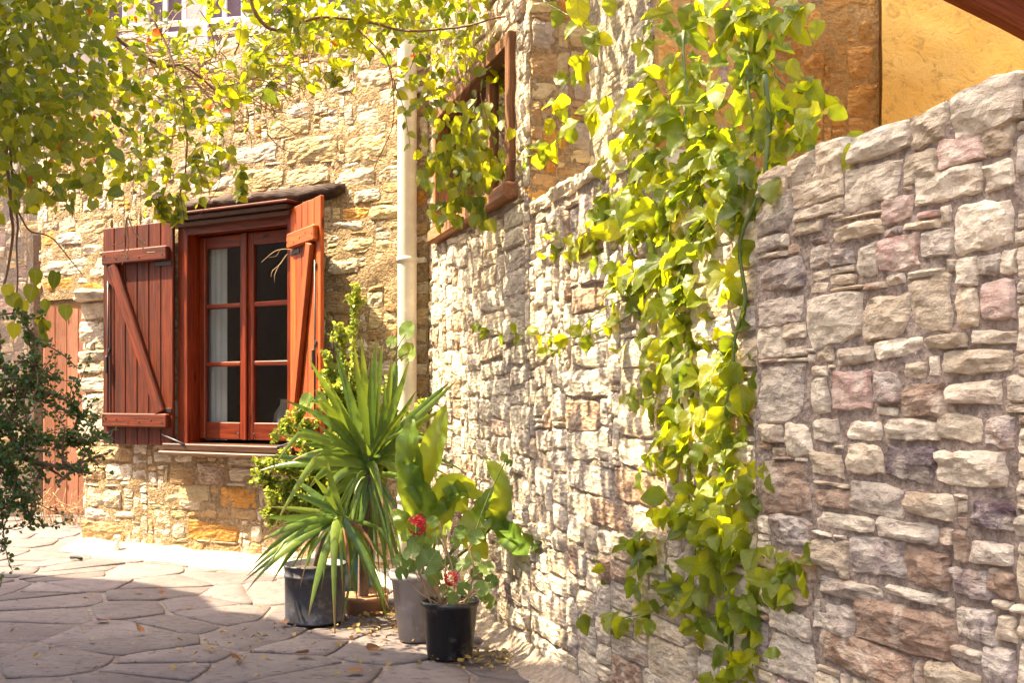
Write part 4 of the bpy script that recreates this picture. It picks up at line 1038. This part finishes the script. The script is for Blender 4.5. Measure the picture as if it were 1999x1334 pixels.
# a few larger round leaves hanging near it belong to the creeper
CL2 = Leaves(creep, LV, 'leaf', 40)
for x, y in ((110, 545, ), (92, 640), (85, 655), (65, 572), (20, 590), (130, 610), (70, 540), (45, 600), (15, 570), (95, 600), (75, 630), (30, 645)):
    CL2.add(at(x, y-14, 3.55), Vector((random.gauss(0, .3), 0, -1)), Vector((random.gauss(0, .4), -1, .3)), random.uniform(.05, .075))
CL2.finish()
jr = empty('jade_plant', (-.95, 5.45, .0), 'bright yellow green jade plant rising beside the window from a blue pot', 'plant')
br = [([(700, 1010, 5.55), (700, 860, 5.6), (690, 700, 5.75), (697, 560, 5.85)], .008)]
random.seed(6)
for k in range(16):
    a = random.uniform(math.pi*.85, math.pi*1.42) if k < 12 else random.uniform(-1.2, -.4)
    L1 = random.uniform(90, 210)
    ex, ey = 690+L1*math.cos(a), 960+L1*.95*math.sin(a)*(1 if math.sin(a) < 0 else .8)
    br.append(([(695, 990, 5.5), ((695+ex)/2, (985+ey)/2-20, 5.4), (ex, ey, 5.4+random.uniform(-.1, .2))], .005))
for x, y in ((505, 935), (600, 960), (620, 900), (640, 950), (580, 940), (650, 860), (690, 800), (700, 730), (660, 720), (540, 960), (520, 955), (610, 1000), (640, 1030), (515, 905), (540, 980), (560, 1010), (530, 1000), (640, 700), (665, 640), (770, 760), (560, 900)): br.append(([(690, 1000, 5.5), ((690+x)/2, (1000+y)/2-15, 5.45), (x, y, 5.5)], .005))
jade(jr, L_jade, br, (.018, .032), 520, 42, 4, .09)
lathe('pot', [(.09, 0), (.11, .05), (.125, .3), (.12, .46), (.13, .48), (.13, .51), (.115, .51), (.11, .46), (.001, .46)], M_blue, jr, (-.855, 5.5, .02), 32)
lathe('saucer', [(.13, 0), (.15, .0), (.16, .085), (.14, .085), (.001, .05)], M_terra, jr, (-.80, 5.33, 0.015), 32)

# ---- yuccas
def blade(root, base, tip, sag, width, mat, nrm=None, name='leaf'):
    base, tip = Vector(base), Vector(tip); L_ = (tip-base).length
    vs, uv, fs = [], [], []; n = 9; d = (tip-base).normalized()
    side = d.cross(Vector((0, -1, .3)) if nrm is None else nrm)
    side = side.normalized() if side.length > .1 else Vector((1, 0, 0))
    side = (side+rv()*.35).normalized(); up = side.cross(d); bow = rv()*L_*random.uniform(.0, .16); kink = random.uniform(.5, .9) if random.random() < .2 else 9
    for i in range(n+1):
        t = i/n; p = (tip-base)*t+Vector((0, 0, sag*4*t*(1-t)*.5))+bow*t*(1-t)*2-Vector((0, 0, max(0, t-kink)*L_*1.1))
        w_ = width*min(1, .45+2.2*t)*(1-max(0, (t-.35)/.65)**1.7)+.0006
        for u in (-1, 0, 1): vs.append(p+side*u*w_/2-up*abs(u)*w_*.18); uv.append((.5+u*.45, t))
    for i in range(n):
        for k in range(2): a = i*3+k; fs.append((a, a+1, a+4, a+3))
    return link(name, mesh('blade', vs, fs, mat, True, uv), root, Matrix.Translation(base))
random.seed(13)
yb = empty('potted_yucca', (-.965, 5.02, 0), 'yucca with drooping sword leaves in the dark metal bucket', 'potted plant')
BKT = (-.965, 5.02, .016)
lathe('bucket', [(.142, 0), (.150, .004), (.150, .012), (.145, .018), (.147, .22), (.151, .222), (.151, .232), (.148, .234), (.150, .268), (.155, .272), (.155, .280), (.149, .280), (.145, .25), (.001, .25)], M_galv, yb, BKT, 48)
lathe('soil', [(.142, .252), (.08, .262), (.001, .266)], M_soil, yb, BKT, 24)
tube('trunk', [(-.95, 5.03, .26), (-.93, 5.03, .40), (-.90, 5.03, .50)], [.03, .028, .022], M_bark, yb, 9)
c0_ = at(665, 1010, 5.0)
tips = [(472,1140,.05),(478,1160,.1),(490,1110,.04),(505,1060,.02),(520,1085,.04),(510,1010,0),(530,1140,.10),(560,960,0),(500,1135,.09),(575,935,0),(600,1215,.14),(610,1050,.1),(655,1195,.16),(700,1185,.16),(740,1180,.14),(765,1160,.12),(540,1030,.02),(610,930,0),(640,900,0),(520,990,0),(720,1150,.14),(590,1120,.10),(760,1190,.12),(480,1128,.06)]
for (x, y, sg) in tips: blade(yb, c0_+rv()*.015, at(x, y, 4.85+random.uniform(-.15, .25)), sg+.02, random.uniform(.030, .048), L_yuc)
for k in range(12):
    blade(yb, c0_+Vector((0, 0, -.03)), at(random.uniform(560, 800), random.uniform(1090, 1180), 4.9+random.uniform(-.1, .3)), .12, .02, L_dry if k % 3 == 0 else L_yuc)
yt = empty('tall_yucca', (-.72, 5.2, 0), 'tall yucca with upright bright green blades in front of the downpipe', 'plant')
c1_ = at(720, 905, 5.15)
tube('trunk', smoothpath([(-.76, 5.22, 0.0), (-.75, 5.2, .4), tuple(c1_-Vector((0, 0, .05)))], 6), [.028]*12+[.03], M_bark, yt, 9)
lathe('pot', [(.10, 0), (.115, .08), (.12, .08), (.12, .10), (.105, .10), (.10, .09), (.001, .09)], M_terra, yt, (-.76, 5.24, .0), 28)
tips = [(705,655,0),(735,650,0),(748,670,0),(690,660,0),(672,720,0),(640,740,0),(605,735,0),(598,692,0),(575,745,.02),(600,800,.04),(620,830,.05),(660,775,0),(770,665,0),(785,720,0),(800,700,0),(815,760,.0),(880,745,.02),(895,740,.04),
 (860,830,.08),(868,800,.06),(830,880,.1),(510,890,.02),(505,920,.06),(520,850,.03),(560,830,.02),(590,870,.05),(530,935,.09),(580,1075,.2),(690,1060,.2),(705,1080,.18),(750,1000,.14),(600,960,.12),(620,1010,.18),(765,690,0),(725,690,0),(655,690,0),(845,800,.05),(790,960,.15),(800,990,.15),(570,900,.05),(640,860,.0),(690,700,0),(750,740,0),(620,780,0)]
for (x, y, sg) in tips: blade(yt, c1_+rv()*.02+Vector((0, 0, random.uniform(-.06, .04))), at(x, y, 5.05+random.uniform(-.25, .2)), sg+.015, random.uniform(.036, .056), L_yuc)
for k in range(12):
    a = random.uniform(-.5, math.pi+.5); L1 = random.uniform(130, 260); x, y = 720+L1*math.cos(a)*.85, 905-L1*math.sin(a)
    blade(yt, c1_+rv()*.02+Vector((0, 0, random.uniform(-.10, .05))), at(x, y, 5.05+random.uniform(-.35, .3)), .03+max(0, .08*abs(math.cos(a))), random.uniform(.022, .036), L_yuc)
for k in range(26):
    x = random.uniform(640, 800); y = random.uniform(1000, 1180); blade(yt, c1_+Vector((0, 0, -.05))+rv()*.02, at(x, y, 5.0+random.uniform(-.2, .25)), random.uniform(.1, .25), random.uniform(.02, .034), L_yuc)

# ---- grey-white pot with broad canna leaves
cn = empty('potted_canna', (-.44, 4.62, 0), 'broad leaved plant in the tall pale stained pot', 'potted plant')
lathe('pot', [(.072, 0), (.076, .004), (.108, .27), (.118, .275), (.120, .31), (.108, .31), (.103, .27), (.001, .27)], M_pale, cn, (-.435, 4.62, .016), 40)
lathe('soil', [(.10, .275), (.05, .285), (.001, .29)], M_soil, cn, (-.435, 4.62, .016), 24)
def broad(root, base, mid_, tip, width, mat, twist=0., nrm=Vector((-.2, -1, .3))):
    p = smoothpath([base, mid_, tip], 7); n = len(p); vs, uv, fs = [], [], []; b = Vector(p[0])
    for i, v in enumerate(p):
        t = i/(n-1); tg = (p[min(i+1, n-1)]-p[max(i-1, 0)]).normalized(); s_ = tg.cross(nrm)
        s_ = s_.normalized() if s_.length > .05 else Vector((1, 0, 0)); s_ = Matrix.Rotation(twist*t, 3, tg) @ s_; u_ = s_.cross(tg)
        w_ = width*math.sin(math.pi*min(1, t*1.0)**.75)**.8 if 0 < t < 1 else .001
        for u in (-1, -.5, 0, .5, 1): vs.append(v-b+s_*u*w_/2+u_*abs(u)*w_*.22+u_*.012*math.sin(i*1.7+u)*abs(u)); uv.append((.5+u*.5, t))
    for i in range(n-1):
        for k in range(4): a = i*5+k; fs.append((a, a+1, a+6, a+5))
    return link('leaf', mesh('broad_leaf', vs, fs, mat, True, uv), root, Matrix.Translation(b))
Q = 4.6
for (b_, m_, t_, w_, tw_) in (
    ((815, 960), (845, 880), (870, 790), .085, .2), ((815, 960), (800, 880), (805, 815), .09, -.2), ((810, 1010), (800, 930), (790, 860), .08, .3), ((850, 1010), (820, 960), (770, 930), .07, .3),
    ((850, 1010), (880, 950), (930, 950), .08, .4), ((860, 1000), (900, 960), (950, 975), .06, -.3), ((840, 1050), (870, 1000), (880, 950), .07, .2), ((960, 1030), (985, 960), (945, 895), .085, .9),
    ((925, 1010), (950, 980), (985, 935), .05, -.5), ((950, 1005), (925, 1040), (950, 1095), .10, .2), ((975, 1030), (1020, 1060), (1058, 1060), .085, .5), ((940, 1010), (990, 1030), (1030, 1075), .07, -.4),
    ((800, 1060), (790, 1020), (765, 1000), .06, .2), ((900, 1000), (890, 960), (850, 930), .07, .1)):
    broad(cn, at(*b_, min(Q, bz(b_[0], .14))), at(*m_, min(Q-.05, bz(m_[0], .12))), at(*t_, min(Q, bz(t_[0], .07))), w_*1.4, L_canna, tw_)
T = []
for keys in ([(820, 1130), (815, 1050), (815, 960)], [(830, 1130), (850, 1060), (855, 1000)], [(840, 1130), (900, 1060), (960, 1010)], [(835, 1130), (880, 1080), (925, 1010)], [(825, 1130), (830, 1040), (840, 1000)], [(850, 1120), (930, 1060), (960, 1030)]):
    T.append((smoothpath([at(x, y, Q) for x, y in keys], 5), .007))
multitube('stalks', T, M_stem, cn, 6)

# ---- geranium in the black pot
ge = empty('potted_geranium', (-.262, 4.32, 0), 'geranium with two red flower heads in the black plastic pot', 'potted plant')
GP = (-.262, 4.32, .016)
lathe('pot', [(.092, 0), (.095, .004), (.117, .215), (.124, .217), (.125, .238), (.118, .240), (.114, .225), (.112, .205), (.001, .205)], M_black, ge, GP, 48)
lathe('soil', [(.112, .208), (.06, .216), (.001, .22)], M_soil, ge, GP, 24)
random.seed(31)
GV = [round_mesh('geranium_leaf', L_ger, k) for k in range(5)]; GL = Leaves(ge, GV, 'leaf', 300); T = []
gl = [(838,1098,.085),(805,1080,.06),(810,1060,.05),(830,1060,.05),(858,1050,.05),(905,1105,.05),(925,1090,.05),(940,1150,.05),(905,1150,.045),(880,1100,.045),(890,1060,.04),(850,1130,.05),(950,1110,.05),(930,1120,.045),
      (795,1045,.045),(870,1155,.05),(915,1175,.04),(955,1175,.05),(960,1135,.045),(800,1105,.05),(845,1020,.04),(870,1030,.05),(900,1040,.045),(930,1050,.05),(885,1170,.04),(945,1165,.04),(780,1095,.04),(785,1120,.045)]
for x, y, s_ in gl:
    p = at(x, y, 4.28+random.uniform(-.1, .08)); GL.add(p, Vector((random.gauss(0, .6), random.gauss(0, .3), .6)), Vector((random.gauss(-.2, .4), -1, random.uniform(.1, 1.))), s_*1.3)
    b_ = Vector((GP[0]+random.uniform(-.04, .04), GP[1]+random.uniform(-.04, .04), .235)); T.append((smoothpath([b_, (b_+p)/2+rv()*.02, p+Vector((0, .006, 0))], 4), .0022))
GL.finish()
for keys in ([(862, 1190), (850, 1130), (835, 1090)], [(890, 1190), (885, 1120), (868, 1060), (858, 1020)], [(905, 1190), (925, 1120), (915, 1060)], [(845, 1185), (830, 1150), (815, 1100), (812, 1045)], [(880, 1190), (895, 1150), (880, 1140)]):
    T.append((smoothpath([at(x, y, 4.3) for x, y in keys], 5), .0045))
multitube('stems', T, M_twigpale, ge, 6)
def flower(px, py, Z, r_, n_):
    fl = empty('flower_head', at(px, py, Z)); fl.parent = ge; c = at(px, py, Z); fl.matrix_basis = WORLD(ge).inverted() @ Matrix.Translation(c)
    pm = []
    vs = [(0, 0, 0)]; uv = [(.5, 0)]
    for k in range(6): a = -1.1+2.2*k/5; vs.append((math.sin(a)*.45, .25+math.cos(a)*.75, .15*math.cos(k*2))); uv.append((.5+math.sin(a)*.4, .8))
    me = mesh('petal', vs, [(0, k+1, k+2) for k in range(5)], M_petal, True, uv)
    PT = Leaves(fl, [me], 'petal', 300)
    for k in range(n_):
        d = rv(); d.y = -abs(d.y); ctr = c+d*r_*.8; nrm = d
        for j in range(4):
            a = j*math.pi/2+random.random(); t1 = d.orthogonal().normalized(); t2 = d.cross(t1)
            PT.add(ctr+d*.002, t1*math.cos(a)+t2*math.sin(a)+d*.35, nrm, random.uniform(.010, .015))
    PT.finish()
flower(814, 1026, 4.25, .042, 34); flower(881, 1131, 4.2, .027, 18); 

# ---- hollyhock-like pale leaves by the pipe (tall slender shoot) and shutter
hh = empty('tall_geranium_shoot', (-.62, 5.5, 0), 'slender shoot with a few round backlit leaves in front of the downpipe', 'plant')
HL = Leaves(hh, GV, 'leaf', 50); T = []
for x, y, s_ in ((795, 645, .10), (797, 690, .11), (765, 668, .07), (600, 785, .10), (628, 778, .07), (622, 808, .06), (985, 895, .04), (995, 905, .035)):
    Zq = 5.5 if x < 900 else 4.5
    HL.add(at(x, y, Zq), Vector((.3, 0, .8)), Vector((-.5, -1, .3)), s_)
HL.finish()
T.append((smoothpath([at(745, 1010, 5.5), at(765, 850, 5.5), at(770, 720, 5.5), at(795, 690, 5.5)], 6), .004)); T.append((smoothpath([at(770, 700, 5.5), at(780, 672, 5.5), at(795, 650, 5.5)], 4), .003))
T.append((smoothpath([at(690, 960, 5.5), at(640, 860, 5.5), at(605, 790, 5.5)], 6), .003)); T.append((smoothpath([at(915, 1080, 4.5), at(950, 980, 4.5), at(988, 900, 4.5)], 6), .003))
multitube('stems', T, M_stem, hh, 5)

# ------------------------------------------------------------------ small things
stub = ptA(pa(252), .10)
st_ = empty('pipe_stub', (stub.x, stub.y, 0), 'short white plastic pipe standing at the foot of the wall under the window', 'pipe')
lathe('pipe', [(.018, 0), (.018, .13), (.013, .13), (.013, .1), (.001, .1)], M_farwhite, st_, (stub.x, stub.y, .02), 16)
lathe('collar', [(.021, .10), (.023, .10), (.023, .125), (.021, .125)], M_farwhite, st_, (stub.x, stub.y, .02), 16)
p = at(150, 1097, 6.9)
sc_ = tube('dropped_strap', [(p.x-.05, 6.92, .03), (p.x, 6.9, .035), (p.x+.045, 6.87, .028)], .011, M_rubber, None, 8)
tag(sc_, 'small black scrap lying on the sunlit flagstones by the wall corner', 'scrap')
random.seed(61)
DV = [leaf_mesh('dry_leaf', L_dry, 'ovate', k+20) for k in range(4)]
lit = empty('fallen_leaves', (-.5, 4.8, .02), kind='stuff')
# fine litter heaped round the pots: beyond counting
VS, FS, UV = [], [], []
spots = [(-.5, 4.85, .28, 130), (-.16, 4.22, .16, 70), (-.05, 4.3, .1, 40), (-1.3, 4.5, .7, 60), (-2.3, 4.7, .8, 50), (-.9, 4.3, .5, 50), (-3.9, 8.9, .4, 50), (-.62, 5.1, .15, 60)]
for cx, cy, r_, n_ in spots:
    for k in range(n_):
        x, y = cx+random.gauss(0, .6)*r_, cy+random.gauss(0, .6)*r_
        if x > wall_x(y)-.08: continue
        s_ = random.uniform(.010, .032); a = random.uniform(0, 6.3); k0 = len(VS); me = random.choice(DV)
        M = Matrix.Translation((x, y, .026+random.uniform(0, .008))) @ Euler((random.gauss(0, .3), random.gauss(0, .3), a)).to_matrix().to_4x4() @ Matrix.Diagonal((s_*random.uniform(.4, 1), s_, s_, 1))
        VS += [M @ v.co for v in me.vertices]; FS += [tuple(i+k0 for i in q.vertices) for q in me.polygons]; UV += [(.5, .5)]*len(me.vertices)
bpy.data.objects.remove(lit)
tag(link('fallen_leaf_litter', mesh('fallen_leaf_litter', VS, FS, L_dry, True, UV)), kind='stuff')
where = [(307, 1160, 'curled pale brown leaf in the sunlit strip of paving'), (325, 1172, 'yellowish fallen leaf beside the shadow edge on the paving'), (265, 1165, 'long dry brown leaf lying on the shadow edge'), (190, 1222, 'dark curled leaf on shaded flagstones at left'),
         (272, 1247, 'greenish fallen leaf on the shaded flagstones'), (720, 1285, 'reddish leaf on the paving below the black pot'), (705, 1325, 'brown leaf at the bottom edge of the paving'), (600, 1290, 'small brown leaf on paving below the bucket'), (455, 1300, 'small rusty leaf at the lower centre of the paving'), (560, 1232, 'tiny red leaf against the foot of the metal bucket')]
for (x, y, lab) in where:
    Z = CAMH*FPX/(y-HOR); o = link('dry_leaf', random.choice(DV), None, Matrix.Translation(((x-1000)/FPX*Z, Z, .03)) @ Euler((random.gauss(0, .3), random.gauss(0, .3), random.uniform(0, 6))).to_matrix().to_4x4() @ Matrix.Scale(random.uniform(.045, .07), 4))
    tag(o, lab, 'leaf', 'fallen leaves on the paving')
# weeds at the foot of the far door
wd_ = empty('dry_weeds', (-3.9, 8.9, 0), 'dry straw coloured weeds at the foot of the salmon door', 'weeds')
T = []
for k in range(60):
    b_ = Vector((-4.05+random.uniform(-.25, .35), 9.0+random.uniform(-.2, .15), 0)); T.append((smoothpath([b_, b_+Vector((random.gauss(0, .06), 0, .12)), b_+Vector((random.gauss(0, .12), random.gauss(0, .05), random.uniform(.12, .34)))], 3), .003))
multitube('stalks', T, M_twigpale, wd_, 4)
